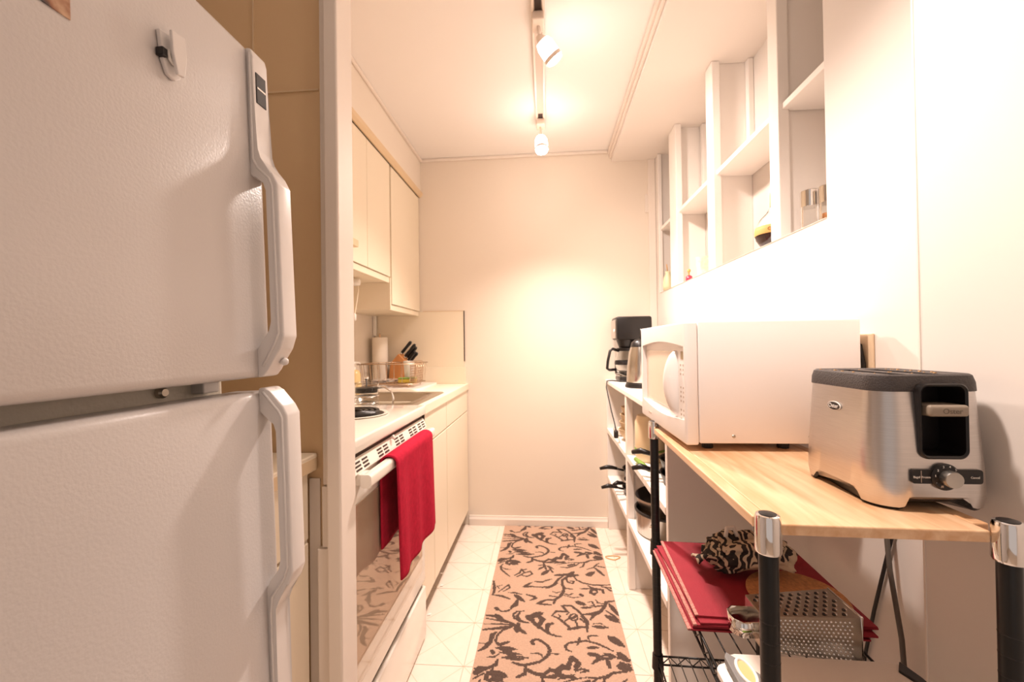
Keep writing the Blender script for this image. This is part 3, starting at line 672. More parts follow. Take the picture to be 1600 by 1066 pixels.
s(z2, 24, (100, 430), (200, 440), (260, 480), (380, 515)); s(z2, 18, (195, 418), (275, 470), leaf=True); s(z2, 15, (100, 460), (250, 490), (400, 522)); s(z2, 13, (80, 522), (250, 520), (400, 530)); s(z2, 17, (70, 582), (250, 568), (400, 535)); s(z2, 42, (430, 520), (420, 570), (420, 600)); s(z2, 14, (490, 385), (420, 390), (380, 420), (390, 460), (440, 490)); s(z2, 20, (450, 395), (420, 440), (450, 490), (540, 510)); s(z2, 28, (520, 430), (600, 500), leaf=True); s(z2, 28, (540, 450), (610, 520), (700, 590)); s(z2, 30, (560, 445), (690, 400), leaf=True); s(z2, 34, (620, 425), (685, 470), (640, 560)); s(z2, 30, (790, 515), (740, 530), (730, 595))
# band 1 (beyond the repeat seam)
s(z1, 14, (540, 530), (620, 560), (700, 580), (820, 600)); s(z1, 22, (770, 540), (830, 550), (890, 520), (930, 530), (985, 470), (1040, 500), (1000, 525)); s(z1, 13, (850, 603), (1005, 573), leaf=True); s(z1, 11, (890, 622), (1000, 602), (1115, 590)); s(z1, 16, (940, 655), (1040, 662), (1150, 632), (1200, 600)); s(z1, 20, (1050, 632), (1130, 615)); s(z1, 14, (1200, 662), (1250, 650), (1270, 600), (1350, 565), (1450, 550))
s(z1, 22, (700, 590), (720, 640), (740, 690)); s(z1, 14, (630, 690), (730, 640), leaf=True); s(z1, 24, (675, 765), (790, 690), leaf=True); s(z1, 14, (750, 635), (845, 682), leaf=True); s(z1, 14, (790, 670), (830, 725)); s(z1, 12, (640, 630), (710, 625))
s(z1, 24, (205, 560), (190, 600), (235, 622)); s(z1, 15, (250, 568), (385, 582), leaf=True); s(z1, 13, (240, 612), (355, 618), leaf=True); s(z1, 14, (140, 610), (108, 650), (120, 690), (180, 740), (240, 790)); s(z1, 13, (130, 662), (190, 685), (255, 690))
s(z1, 14, (300, 770), (370, 740), (400, 685), (440, 735), (520, 715), (550, 750), (480, 785), (400, 770)); s(z1, 12, (390, 700), (460, 685)); s(z1, 12, (340, 790), (420, 745))
s(z1, 13, (1310, 685), (1400, 660), (1440, 620), (1475, 600)); s(z1, 26, (1305, 775), (1415, 718), leaf=True); s(z1, 24, (1420, 670), (1480, 720), (1545, 775)); s(z1, 13, (1440, 640), (1555, 662)); s(z1, 12, (850, 768), (1060, 748), leaf=True); s(z1, 26, (1040, 785), (1130, 715), leaf=True); s(z1, 18, (1060, 790), (1180, 768))
period = ((z1(765, 420)[1]-z3(765, 255)[1])+(z1(540, 520)[1]-z3(540, 395)[1]))/2
RX0, RX1, RY0, RY1 = -.278, .2925, .62, 2.700
CS = .0042
nx, ny = int((RX1-RX0)/CS), int((RY1-RY0)/CS)
xs = RX0+(np.arange(nx)+.5)*(RX1-RX0)/nx; ys = RY0+(np.arange(ny)+.5)*(RY1-RY0)/ny
mask = np.zeros((ny, nx), bool)
for P, ws in ST:
    for k in (-2, -1, 0, 1):
        for i in range(len(P)-1):
            (ax, ay), (bx, by) = P[i], P[i+1]; ay += k*period; by += k*period; wa, wb = ws[i], ws[i+1]; q = max(wa, wb)+.006
            i0, i1 = np.searchsorted(xs, [min(ax, bx)-q, max(ax, bx)+q]); j0, j1 = np.searchsorted(ys, [min(ay, by)-q, max(ay, by)+q])
            if i1 <= i0 or j1 <= j0: continue
            gx, gy = np.meshgrid(xs[i0:i1], ys[j0:j1]); dx, dy = bx-ax, by-ay; l2 = dx*dx+dy*dy+1e-12
            t = np.clip(((gx-ax)*dx+(gy-ay)*dy)/l2, 0, 1); dd = np.hypot(gx-ax-t*dx, gy-ay-t*dy)
            mask[j0:j1, i0:i1] |= dd < np.maximum(wa+(wb-wa)*t, .0022)
rng = np.random.default_rng(3)
verts = np.zeros(((ny+1)*(nx+1), 3), np.float32)
gx, gy = np.meshgrid(np.linspace(RX0, RX1, nx+1), np.linspace(RY0, RY1, ny+1)); verts[:, 0] = gx.ravel(); verts[:, 1] = gy.ravel(); verts[:, 2] = .0075+rng.normal(0, .0004, verts.shape[0])
idx = (np.arange(ny)[:, None]*(nx+1)+np.arange(nx)[None, :]).ravel()
faces = np.stack([idx, idx+1, idx+nx+2, idx+nx+1], 1)
rug = thing('runner_rug', 'tan runner rug with dark brown scrolling floral pattern on the floor', 'rug', (.009, 1.5, 0))
me = bpy.data.meshes.new('pile'); me.vertices.add(len(verts)); me.vertices.foreach_set('co', verts.ravel())
me.loops.add(faces.size); me.loops.foreach_set('vertex_index', faces.ravel().astype(np.int32))
me.polygons.add(len(faces)); me.polygons.foreach_set('loop_start', np.arange(0, faces.size, 4, dtype=np.int32)); me.polygons.foreach_set('loop_total', np.full(len(faces), 4, np.int32))
me.update(calc_edges=True)
M['rug_tan'] = mat('rug_tan_pile', rgb(190, 158, 136), .95, var=.08, vscale=160, bump=.6, bscale=400, spec=.1)
M['rug_dark'] = mat('rug_brown_pile', rgb(88, 72, 64), .95, var=.15, vscale=160, bump=.6, bscale=400, spec=.1)
me.materials.append(M['rug_tan']); me.materials.append(M['rug_dark'])
me.polygons.foreach_set('material_index', mask.ravel().astype(np.int32))
me.transform(Matrix.Translation((-.009, -1.5, 0)))
o = bpy.data.objects.new('pile', me); COL.objects.link(o); o.parent = rug
obj('backing', B(RX0, RX1, RY0, RY1, .0002, .0066), M['rug_tan'], rug)

# ------------------------------------------------------------------ recessed shelving in the right wall
ns = thing('recessed_shelf', 'white built-in shelving set into the right wall with thick uprights', 'shelving', (.78, 1.9, NZ0))
for (a, b_) in ((2.285, 2.405), (1.79, 1.862), (1.306, 1.360)):
    u = obj('upright', B(XR-.004, XR+.028, a, b_, NZ0+.001, ZB-.001, bev=.003), M['shelfp'], ns)
    mid = (a+b_)/2
    obj('divider_panel', B(XR+.028, XN-.001, mid-.013, mid+.013, NZ0+.001, ZB-.001), M['shelfp'], u)
obj('upright', B(XR-.002, XR+.02, 2.640, 2.654, NZ0+.001, ZB-.001, bev=.002), M['shelfp'], ns)
for (a, b_) in ((2.36, 2.653), (1.84, 2.33), (1.347, 1.812), (1.107, 1.318)):
    obj('shelf_board', B(XR+.008, XN-.001, a, b_, 1.848, 1.867, bev=.002), M['shelfp'], ns)
for y in (1.82, 2.33):
    obj('batten', B(XN-.022, XN-.001, y-.036, y-.008, 1.868, ZB-.001, bev=.002), M['shelfp'], ns)
obj('sill', B(XR-.003, XN-.001, NY0+.001, NY1-.001, NZ0+.0002, NZ0+.0008), M['shelfp'], ns)
SZ = NZ0+.0012
# liquor bottle
lb = thing('liquor_bottle', 'round liquor bottle with dark liquid and tan label on the recessed shelf', 'bottle', (.80, 1.415, SZ))
bx_, by_ = .79, 1.515
lb.location = (bx_, by_, SZ); WM[lb.name] = Matrix.Translation((bx_, by_, SZ))
pr = [(0, 0), (.028, 0), (.044, .022), (.058, .045), (.062, .065), (.058, .09), (.045, .115), (.026, .135), (.015, .155), (.013, .20), (.014, .205), (0, .205)]
obj('glass', L([(r, z+SZ) for r, z in pr], (bx_, by_, 0), 32), M['glass'], lb, True)
obj('liquid', L([(0, .003), (.026, .003), (.042, .024), (.0555, .046), (.0592, .064), (0, .064)], (bx_, by_, SZ), 32), M['amber'], lb, True)
lbl = obj('label', L([(.0616, .058), (.0626, .064), (.0622, .075), (.0602, .086), (.0595, .086), (.0600, .075), (.0612, .058)], (bx_, by_, SZ), 40), M['label'], lb, True)
obj('neck_label', L([(.0150, .156), (.0142, .200), (.0136, .200), (.0143, .156)], (bx_, by_, SZ), 20), M['label'], lb, True)
for i, ch in enumerate('ORO'):
    a = math.radians(228+i*15); d = Vector((math.cos(a), math.sin(a), 0)); c = Vector((bx_, by_, SZ+.0705))+d*.0628
    text('lettering', ch, .015, basis((-d.y, d.x, 0), (0, 0, 1), c), M['label_ink'], lbl)
# spice jars
for i, (jx, jy, jh) in enumerate(((.742, 1.243, .090), (.762, 1.196, .086))):
    j = thing('glass_jar', 'clear glass jar with chrome lid in the nearest recess, ' + ('fully visible' if i == 0 else 'half hidden by the wall'), 'jar', (jx, jy, SZ), group='glass jars in the recess')
    obj('glass', L([(0, 0), (.020, 0), (.0215, .003), (.0215, jh-.02), (.018, jh-.008), (.018, jh-.006), (.0195, jh-.02), (.0195, .005), (0, .005)], (jx, jy, SZ), 28), M['glass'], j, True, auto=50)
    obj('lid', L([(0, jh-.022), (.0222, jh-.022), (.0228, jh-.019), (.0228, jh+.022), (.021, jh+.024), (0, jh+.024)], (jx, jy, SZ), 28), M['chrome'], j, True, auto=40)
    if i: obj('contents', L([(0, .0055), (.0192, .0055), (.0192, .035), (0, .036)], (jx, jy, SZ), 24), M['knifewood'], j, True, auto=50)
# small things in the far recesses
pb = thing('perfume_bottle', 'tiny pink glass bottle with gold cap on the recessed shelf', 'bottle', (.73, 2.21, SZ))
obj('body', L([(0, 0), (.014, 0), (.017, .012), (.015, .03), (.006, .036), (0, .036)], (.73, 2.21, SZ), 16), M['pink'], pb, True)
obj('stem', L([(.004, .035), (.004, .05), (.008, .054), (.009, .062), (.004, .068), (0, .068)], (.73, 2.21, SZ), 12), M['label'], pb, True)
cup = tag(origin(obj('shot_glass', L([(0, 0), (.022, 0), (.03, .10), (.027, .10), (.02, .008), (0, .008)], (.75, 2.08, SZ), 24), mat('floral_print', rgb(236, 226, 196), .3, var=.25, vscale=60), None, True, auto=50), (.75, 2.08, SZ)), 'patterned cream shot glass on the recessed shelf near the pink bottle', 'glass')
vs = thing('bud_vase', 'pale figurine vase in the farthest recess of the shelf', 'vase', (.722, 2.55, SZ))
obj('body', L([(0, 0), (.025, 0), (.03, .03), (.024, .08), (.014, .10), (.016, .115), (.012, .113), (.010, .10), (0, .09)], (.722, 2.55, SZ), 18), mat('pale_green', rgb(226, 214, 176), .4), vs, True)
obj('twig', T([(.722, 2.55, SZ+.095), (.716, 2.545, SZ+.14), (.712, 2.54, SZ+.155)], .003, 6), M['label'], vs, True)

# ------------------------------------------------------------------ low bookcase along the right wall
bk = thing('bookcase', 'white open bookcase against the right wall holding pans and appliances', 'bookcase', (.535, 2.05, 0))
bx0, bx1 = .375, .697
obj('top_board', B(bx0-.004, bx1, 1.366, 2.716, .912, .936, bev=.003), M['shelfp'], bk)
obj('end_panel', B(bx0, bx1, 1.368, 1.392, 0, .9115, bev=.002), M['shelfp'], bk)
obj('end_panel', B(bx0, bx1, 2.690, 2.716, 0, .9115, bev=.002), M['shelfp'], bk)
dv = obj('divider', B(bx0+.002, bx1, 2.046, 2.070, 0, .9115, bev=.002), M['shelfp'], bk)
obj('batten', B(bx0-.001, bx0+.03, 2.036, 2.076, .001, .911, bev=.002), M['shelfp'], dv)
for z in (.634, .335):
    for a, b_ in ((1.393, 2.035), (2.077, 2.689)):
        obj('shelf_board', B(bx0-.002, bx1, a, b_, z-.026, z, bev=.002), M['shelfp'], bk)
# coffee maker
cm = thing('coffee_maker', 'black drip coffee maker with glass carafe on the far end of bookcase', 'coffee maker', (.50, 2.56, .936))
obj('base', B(.425, .60, 2.50, 2.66, .9365, .966, bev=.008), M['black'], cm, True, auto=40)
obj('tower', B(.545, .61, 2.49, 2.66, .966, 1.19, bev=.01), M['black'], cm, True, auto=40)
hd = obj('brew_head', B(.408, .61, 2.48, 2.66, 1.182, 1.318, bev=.012), M['black'], cm, True, auto=40)
obj('control_strip', B(.402, .410, 2.50, 2.64, 1.192, 1.300, bev=.003), M['steel'], hd)
obj('button', L([(0, 0), (.011, 0), (.011, .004), (0, .006)], (.403, 2.53, 1.235), 14, along((-1, 0, 0))), M['white'], hd)
obj('filter_basket', L([(0, 1.135), (.038, 1.135), (.055, 1.182), (0, 1.182)], (.475, 2.575, 0), 24), M['black'], cm, True, auto=40)
cf = obj('carafe', L([(0, .967), (.058, .967), (.066, .985), (.066, 1.06), (.052, 1.115), (.05, 1.130), (.047, 1.130), (.049, 1.112), (.063, 1.058), (.063, .988), (0, .975)], (.475, 2.575, 0), 28), M['glass'], cm, True)
obj('carafe_lid', L([(.048, 1.116), (.053, 1.118), (.053, 1.134), (0, 1.1345), (0, 1.12)], (.475, 2.575, 0), 24), M['black'], cf, True, auto=40)
obj('coffee_band', L([(.0665, 1.035), (.067, 1.05), (.064, 1.06), (.0665, 1.035)], (.475, 2.575, 0), 24), M['black'], cf)
obj('carafe_handle', T([(.43, 2.55, 1.118), (.392, 2.535, 1.130), (.376, 2.53, 1.118), (.362, 2.525, 1.06), (.357, 2.523, 1.015), (.372, 2.53, 1.006), (.412, 2.545, 1.008)], .0085, 8), M['black'], cf, True)
# coffee maker cord
cc = thing('power_cord', 'dark power cord drooping over the bookcase front with its plug', 'cord', (.40, 2.5, .937))
obj('cable', T([(.47, 2.49, .942), (.43, 2.50, .941), (.39, 2.56, .942), (.366, 2.60, .936), (.358, 2.58, .90), (.358, 2.50, .85), (.36, 2.40, .78), (.362, 2.31, .73), (.363, 2.28, .70)], .0035, 8), M['cord'], cc, True)
obj('plug', B(.352, .374, 2.268, 2.292, .66, .70, bev=.005), M['cord'], cc, True)
# kettle
kx, ky = .478, 2.20
kt = thing('electric_kettle', 'steel electric kettle with black base beside the coffee maker', 'kettle', (kx, ky, .936))
obj('base', L([(0, .9365), (.076, .9365), (.078, .945), (.070, .962), (0, .964)], (kx, ky, 0), 32), M['black'], kt, True, auto=40)
obj('body', L([(0, .964), (.067, .964), (.069, .972), (.066, 1.04), (.056, 1.11), (.047, 1.142), (0, 1.146)], (kx, ky, 0), 32), M['steel2'], kt, True, auto=50)
obj('lid', L([(.047, 1.143), (.042, 1.165), (.024, 1.180), (0, 1.184)], (kx, ky, 0), 28), M['black'], kt, True)
obj('lid_knob', T([(kx+.005, ky-.01, 1.18), (kx+.005, ky-.012, 1.235)], [.008, .007], 10), M['black'], kt, True)
obj('handle', T([(kx+.03, ky-.025, 1.16), (kx+.05, ky-.045, 1.165), (kx+.066, ky-.06, 1.13), (kx+.07, ky-.065, 1.05), (kx+.06, ky-.055, .985), (kx+.04, ky-.035, .975)], .010, 8), M['black'], kt, True)
obj('window', B(-.010, .010, -.004, .004, -.065, .065, bev=.004, M=Matrix.Translation((kx+.008, ky-.064, 1.055)) @ Matrix.Rotation(math.radians(-9), 4, 'X')), M['steel'], kt, True)
# dishes
def bowl(x, y, z, r, h, m, label, group=None, n=28):
    o = tag(origin(obj('bowl', L([(0, 0), (r*.5, 0), (r*.85, h*.5), (r, h), (r*.95, h), (r*.8, h*.52), (r*.45, h*.1), (0, h*.1)], (x, y, z), n), m, None, True, auto=60), (x, y, z)), label, 'bowl', group); return o
bowl(.424, 2.47, .6345, .048, .040, M['white'], 'small white bowl at the front of the far middle shelf')
for i in range(4):
    bowl(.468, 2.34, .635+i*.040, .082-.005*i, .062, M['beige'], 'beige bowl, %s of the stack on the far shelf' % ('lowest', 'second', 'third', 'topmost')[i], 'beige bowls on the far shelf')
tag(origin(obj('measuring_cup', L([(0, 0), (.04, 0), (.048, .10), (.045, .10), (.037, .006), (0, .006)], (.52, 2.60, .635), 24), M['beige'], None, True, auto=50), (.52, 2.60, .635)), 'beige cup in the back corner of the far shelf', 'cup')
cn = thing('storage_canister', 'tall pale plastic canister with green lid ring on the middle shelf', 'canister', (.462, 1.955, .6345))
obj('body', L([(0, 0), (.06, 0), (.065, .01), (.065, .17), (.055, .20), (0, .20)], (.462, 1.955, .6345), 28), mat('frosted_plastic', rgb(232, 206, 168), .3), cn, True, auto=50)
obj('ring', L([(.066, .045), (.068, .047), (.068, .053), (.066, .055), (.066, .045)], (.462, 1.955, .6345), 28), M['green'], cn)
gs = tag(origin(obj('spatula', T([(.385, 1.90, .652), (.40, 1.83, .646), (.415, 1.77, .642)], [.009, .012, .005], 8), M['green'], None, True), (.40, 1.83, .636)), 'green plastic spoon lying on the middle shelf', 'spoon')
# pans
def pan(name, x, y, z, r, h, hd, hl, m, label, group=None, drop=0., depth=True, hm='black'):
    t = thing(name, label, 'pan', (x, y, z), group=group)
    obj('body', L([(0, 0), (r*.82, 0), (r*.9, h*.12), (r, h), (r*1.01, h), (r*.965, h*.98), (r*.86, h*.2), (0, h*.14)], (x, y, z), 36), m, t, True, auto=50)
    d = Vector((hd[0], hd[1], 0)).normalized(); a = Vector((x, y, z+h*.78))+d*(r*.93)
    bm = nb(); tube(bm, [a, a+d*.03+Vector((0, 0, .006)), a+d*.05+Vector((0, 0, .012))], .006, 8)
    tube(bm, [a+d*.04+Vector((0, 0, .010)), a+d*.07+Vector((0, 0, .016)), a+d*(hl*.7)+Vector((0, 0, .018-drop)), a+d*hl+Vector((0, 0, .008-drop))], [.008, .011, .012, .008], 8)
    obj('handle', bm, M[hm], t, True)
    return t
M['nonstick'] = mat('nonstick_black', rgb(34, 30, 29), .35)
g = 'pans stacked on the far lower shelf'
pan('frying_pan', .532, 2.36, .3352, .125, .040, (-1, -.05), .125, M['nonstick'], 'black frying pan, lowest of the stack on the far lower shelf', g)
pan('frying_pan', .535, 2.35, .3765, .12, .042, (-1, -.45), .10, M['steel2'], 'steel frying pan, middle of the stack on the far lower shelf', g)
pan('frying_pan', .535, 2.39, .4200, .12, .048, (-1, .0), .135, M['nonstick'], 'black frying pan, topmost of the stack on the far lower shelf', g)
g = 'pans stacked on the near middle shelf'
pan('frying_pan', .545, 1.62, .6345, .125, .040, (-1, .3), .11, M['nonstick'], 'black frying pan, lower of the two on the near middle shelf', g)
pan('frying_pan', .545, 1.64, .6760, .12, .045, (-1, .55), .12, M['nonstick'], 'black frying pan, upper of the two on the near middle shelf', g)
# cooking pot with pan nested on it
ptx, pty = .512, 1.895
po = thing('cooking_pot', 'steel cooking pot on the near lower shelf under a tilted lid', 'pot', (ptx, pty, .3352))
obj('body', L([(0, 0), (.118, 0), (.125, .008), (.128, .095), (.131, .098), (.126, .098), (.122, .012), (0, .008)], (ptx, pty, .3352), 40), M['steel2'], po, True, auto=50)
obj('rivet', L([(0, 0), (.009, 0), (.007, .006), (0, .008)], (ptx-.085, pty-.093, .395), 12, along((-1, -1.1, 0))), M['chrome'], po, True)
obj('rim', L([(.124, .094), (.132, .094), (.134, .104), (.126, .106), (.124, .094)], (ptx, pty, .3352), 40), M['nonstick'], po, True)
pl = thing('saute_pan', 'steel pan with dark inside resting on the cooking pot', 'pan', (ptx, pty, .443), (0, math.radians(-5), math.radians(6)))
obj('body', L([(0, 0), (.10, 0), (.112, .008), (.124, .045), (.127, .05), (.124, .05), (.108, .010), (0, .006)], (0, 0, .011), 40), M['steel2'], pl, True, True, 50)
obj('coating', L([(0, .0062), (.107, .0105), (.1225, .048), (.1235, .0505), (.106, .0125), (0, .009)], (0, 0, .011), 40), M['nonstick'], pl, True, True)
obj('handle', T([(.02, -.118, .05), (.03, -.15, .062), (.045, -.19, .055), (.06, -.25, .02), (.066, -.275, .0)], [.006, .008, .009, .009, .006], 8), M['steel2'], pl, True, True)

# twist of wire on the floor
tag(origin(obj('rubber_band', T([(.345+.035*math.cos(i*.52)+.01*math.sin(i), 2.33+.022*math.sin(i*.52), .003) for i in range(12)], .0022, 6, True), M['label'], None, True), (.345, 2.33, 0)), 'tan rubber band lying on the floor by the bookcase', 'rubber band')

# ------------------------------------------------------------------ kitchen cart
CR = math.atan2(-.022, .672)
cart = thing('kitchen_cart', 'black wire kitchen cart with pine top and chrome capped posts', 'cart', (.285, .578, 0), (0, 0, CR))
CW, CL = .279, .672          # local: x 0..CW, y 0..CL at post centres
ZT = .92
tp = obj('wood_top', B(.016, CW-.014, .006, CL-.004, ZT-.015, ZT, bev=.002), M['wood'], cart, local=True)
cutm = None
M['cartwood'] = M['wood']
obj('top_side', B(-.006, .016, .03, CL-.03, ZT-.015, ZT, bev=.002), M['wood'], cart, local=True)
obj('top_side', B(CW-.014, CW+.006, .03, CL-.03, ZT-.015, ZT, bev=.002), M['wood'], cart, local=True)
post0 = ring0 = cap0 = None
for i, (px, py) in enumerate(((0, 0), (CW, 0), (0, CL), (CW, CL))):
    if i == 0:
        post0 = obj('post', L([(0, .012), (.0117, .012), (.0117, .90), (0, .90)], (0, 0, 0), 28), M['pole'], cart, True, True, 40)
        bm = nb()
        for k in range(30): lathe(bm, [(.0116, .06+k*.0254), (.0120, .0605+k*.0254), (.0120, .0612+k*.0254), (.0116, .0617+k*.0254)], (0, 0, 0), 24)
        ring0 = obj('post_ring', bm, M['black'], post0, False, True); ring0['kind'] = 'stuff'
        cap0 = obj('post_cap', L([(.0120, .886), (.0150, .886), (.0161, .889), (.0152, .930), (.0140, .9345), (.0105, .9355), (.0105, .886)], (0, 0, 0), 32), M['chrome'], cart, True, True, 40)
        ins0 = obj('cap_insert', L([(0, .930), (.0106, .930), (.0106, .9362), (.006, .9376), (0, .938)], (0, 0, 0), 24), M['black'], cap0, True, True, 40)
        ft0 = obj('foot', L([(0, 0), (.0115, 0), (.0122, .006), (.0115, .013), (0, .013)], (0, 0, 0), 20), M['black'], cart, True, True, 40)
    else:
        p_ = copy_part(post0, cart, (px, py, 0)); copy_part(ring0, p_); c_ = copy_part(cap0, cart, (px, py, 0)); copy_part(ins0, c_); copy_part(ft0, cart, (px, py, 0))
def wire_shelf(z):
    sh = obj('wire_shelf', nb() if False else T([(0, .012, z), (0, CL-.012, z)], .0028, 6), M['wire'], cart, True, True)
    bm = nb()
    for zz in (z, z-.024):
        for a_, b_ in (((.006, 0), (CW-.006, 0)), ((.006, CL), (CW-.006, CL)), ((0, .006), (0, CL-.006)), ((CW, .006), (CW, CL-.006))):
            tube(bm, [(a_[0], a_[1], zz), (b_[0], b_[1], zz)], .0027, 6)
    def zig(a_, b_, n):
        a_, b_ = Vector(a_), Vector(b_); pts = []
        for i in range(n+1): p = a_+(b_-a_)*(i/n); pts.append((p.x, p.y, z-.002 if i % 2 else z-.022))
        tube(bm, pts, .0018, 5)
    zig((0, .012, 0), (0, CL-.012, 0), 26); zig((CW, .012, 0), (CW, CL-.012, 0), 26); zig((.012, 0, 0), (CW-.012, 0, 0), 12); zig((.012, CL, 0), (CW-.012, CL, 0), 12)
    obj('frame', bm, M['wire'], sh, True, True)
    w0 = None
    for i in range(9):
        x = CW*(i+1)/10
        if w0 is None: w0 = obj('shelf_wire', T([(0, 0, z+.002), (0, CL, z+.002)], .0016, 5), M['wire'], sh, True, True); w0.location = (x, 0, 0)
        else: copy_part(w0, sh, (x, 0, 0))
    for y in (CL*.3, CL*.66): obj('cross_bar', T([(0, y, z-.003), (CW, y, z-.003)], .0028, 6), M['wire'], sh, True, True)
    for px in (0, CW):
        for py in (0, CL): obj('collar', L([(.0123, z-.034), (.0165, z-.034), (.0145, z+.006), (.0123, z+.006)], (px, py, 0), 20), M['black'], sh, True, True, 40)
MS, LS = .588, .262
wire_shelf(MS); wire_shelf(LS)
CM = WM[cart.name]
def onc(x, y, z): return CM @ Vector((x, y, z))

# cords hanging by the wall
tag(origin(obj('power_cord', T([(.678, .985, .91), (.678, .93, .86), (.678, .915, .80), (.678, .905, .70), (.678, .88, .58), (.678, .87, .45), (.678, .87, .30)], .0045, 8), M['greycord'], None, True), (.678, .9, .3)), 'thick curved grey cord hanging down the wall behind the cart', 'cord')
tag(origin(obj('power_cord', T([(.693, .885, .89), (.693, .90, .83), (.693, .93, .72), (.693, .97, .58), (.693, 1.0, .46), (.693, 1.01, .34)], .0035, 8), M['cord'], None, True), (.693, .95, .34)), 'straight thin black cord crossing the grey cord on the wall', 'cord')

# ------------------------------------------------------------------ microwave
ZM = ZT+.0005
mwv = thing('microwave', 'white countertop microwave with bulging door handle on the cart', 'microwave', (.49, 1.18, ZM))
my0, my1, mx0, mx1, mz0, mz1 = .962, 1.395, .335, .673, ZM+.0170, 1.207
obj('body', B(mx0, mx1, my0, my1, mz0, mz1, bev=.004), M['mwhite'], mwv, True, auto=40)
for fx in (mx0+.03, .53):
    for fy in (my0+.04, 1.22): obj('foot', L([(0, 0), (.012, 0), (.013, .0175), (0, .0175)], (fx, fy, ZM), 14), M['black'], mwv)
fp_ = obj('front_panel', B(.306, mx0-.0008, my0+.0005, my1-.0005, mz0-.004, mz1, bev=.005, seg=3), M['mwhite'], mwv, True, auto=40)
arch = []
ya, yb = my0+.012, my1-.022
for i in range(13):
    v = i/12; arch.append((ya+(yb-ya)*v, mz1-.055+.012*math.sin(math.pi*v)))
for i in range(13):
    v = 1-i/12; arch.append((ya+(yb-ya)*v, mz0+.050-.014*math.sin(math.pi*v)))
cut(fp_, prism(nb(), arch, 'x', .30, .318))
fp_.data.set_sharp_from_angle(angle=math.radians(40))
obj('door_window', B(.3165, .319, 1.075, yb-.008, mz0+.055, mz1-.068, bev=.001), M['mwin'], fp_)
bm = nb(); HN = 14
prof = []
rows = []
for i in range(HN+1):
    v = i/HN; z = mz0+.046+(mz1-.066-mz0-.046)*v
    bul = math.sin(math.pi*v)**.6
    yc = 1.070+.004*math.sin(math.pi*v); hw = .012+.016*bul; dep = .004+.026*bul
    ringv = [bm.verts.new((.318-dep*math.sin(math.pi*k/8), yc-hw*math.cos(math.pi*k/8), z)) for k in range(9)]
    rows.append(ringv)
for A_, C_ in zip(rows, rows[1:]):
    for k in range(8): bm.faces.new((A_[k], A_[k+1], C_[k+1], C_[k]))
    bm.faces.new((A_[8], A_[0], C_[0], C_[8]))
bm.faces.new(rows[0]); bm.faces.new(rows[-1][::-1])
obj('door_handle', bm, M['mwhite'], mwv, True, auto=60)
cp = obj('control_panel', B(.3150, .3185, ya+.004, 1.042, mz0+.045, mz1-.058, bev=.001), M['mwhite'], mwv)
obj('display', B(.3142, .3155, .997, 1.020, 1.122, 1.140), M['lcd'], cp)
bm = nb()
for r in range(13):
    z = 1.108-r*.0105
    if r in (3, 4, 9): continue
    for c in range(3):
        y = .985+c*.019
        box(bm, .3145, .3152, y-.0035, y+.0035, z-.0022, z+.0022)
obj('keypad', bm, M['keygrey'], cp)
for yy in (.407+0, .566): obj('screw', L([(0, 0), (.004, 0), (.003, .0015), (0, .002)], (yy, my0, mz0+.016), 10, along((0, -1, 0))), M['hinge'], mwv)
obj('mark', B(.3052, .3062, 1.27, 1.30, mz0+.016, mz0+.020), M['keygrey'], mwv)
obj('cord', T([(.672, 1.02, 1.150), (.680, 1.005, 1.160), (.6865, .986, 1.150), (.688, .979, 1.11), (.688, .980, 1.02), (.688, .990, .95)], .0045, 8), M['cord'], mwv, True)
ot = thing('wall_outlet', 'ivory wall outlet plate beside the microwave', 'outlet', (.70, .995, 1.10))
obj('plate', B(.694, .6995, .960, 1.030, 1.06, 1.175, bev=.002), mat('ivory_plate', rgb(222, 196, 164), .4), ot)

# ------------------------------------------------------------------ toaster
ZQ = ZT+.0005
to = thing('toaster', 'brushed steel toaster with black top on the front of the cart', 'toaster', (.542, .72, ZQ))
tx0, tx1, ty0, ty1 = .462, .622, .634, .818
def shell_ring(bm, z, ins, r, arch=None):
    pts = rrect(tx0+ins, tx1-ins, ty0+ins, ty1-ins, r, 8)
    # subdivide the straight runs
    out = []
    n = len(pts)
    for i in range(n):
        a, b_ = Vector(pts[i]).to_2d() if False else pts[i], pts[(i+1) % n]
        L_ = math.hypot(b_[0]-a[0], b_[1]-a[1]); k = 14 if L_ > .03 else 1
        for j in range(k): out.append((a[0]+(b_[0]-a[0])*j/k, a[1]+(b_[1]-a[1])*j/k))
    vs = []
    for (x, y) in out:
        zz = z
        if arch:
            cxm, cym = (tx0+tx1)/2, (ty0+ty1)/2
            def bump(t, half):
                t = abs(t)/half; return 0 if t > 1 else min(1, (1-t)*5)
            fx_ = bump(x-cxm, .046) if (y < ty0+ins+.002 or y > ty1-ins-.002) else 0
            fy_ = bump(y-cym, .055) if (x < tx0+ins+.002 or x > tx1-ins-.002) else 0
            f = max(fx_, fy_); f = f*f*(3-2*f); zz = z+arch*f
        vs.append(bm.verts.new((x, y, zz)))
    return vs
bm = nb(); R0 = .034
rs = [shell_ring(bm, ZQ+.004, .002, R0, .014), shell_ring(bm, ZQ+.020, .000, R0), shell_ring(bm, ZQ+.06, .001, R0), shell_ring(bm, ZQ+.12, .004, R0), shell_ring(bm, ZQ+.166, .0075, R0-.004)]
for A_, C_ in zip(rs, rs[1:]):
    n = len(A_)
    for k in range(n): bm.faces.new((A_[k], A_[(k+1) % n], C_[(k+1) % n], C_[k]))
bm.faces.new(rs[-1]); bm.faces.new(rs[0][::-1])
sh = obj('shell', bm, M['steel'], to, True)
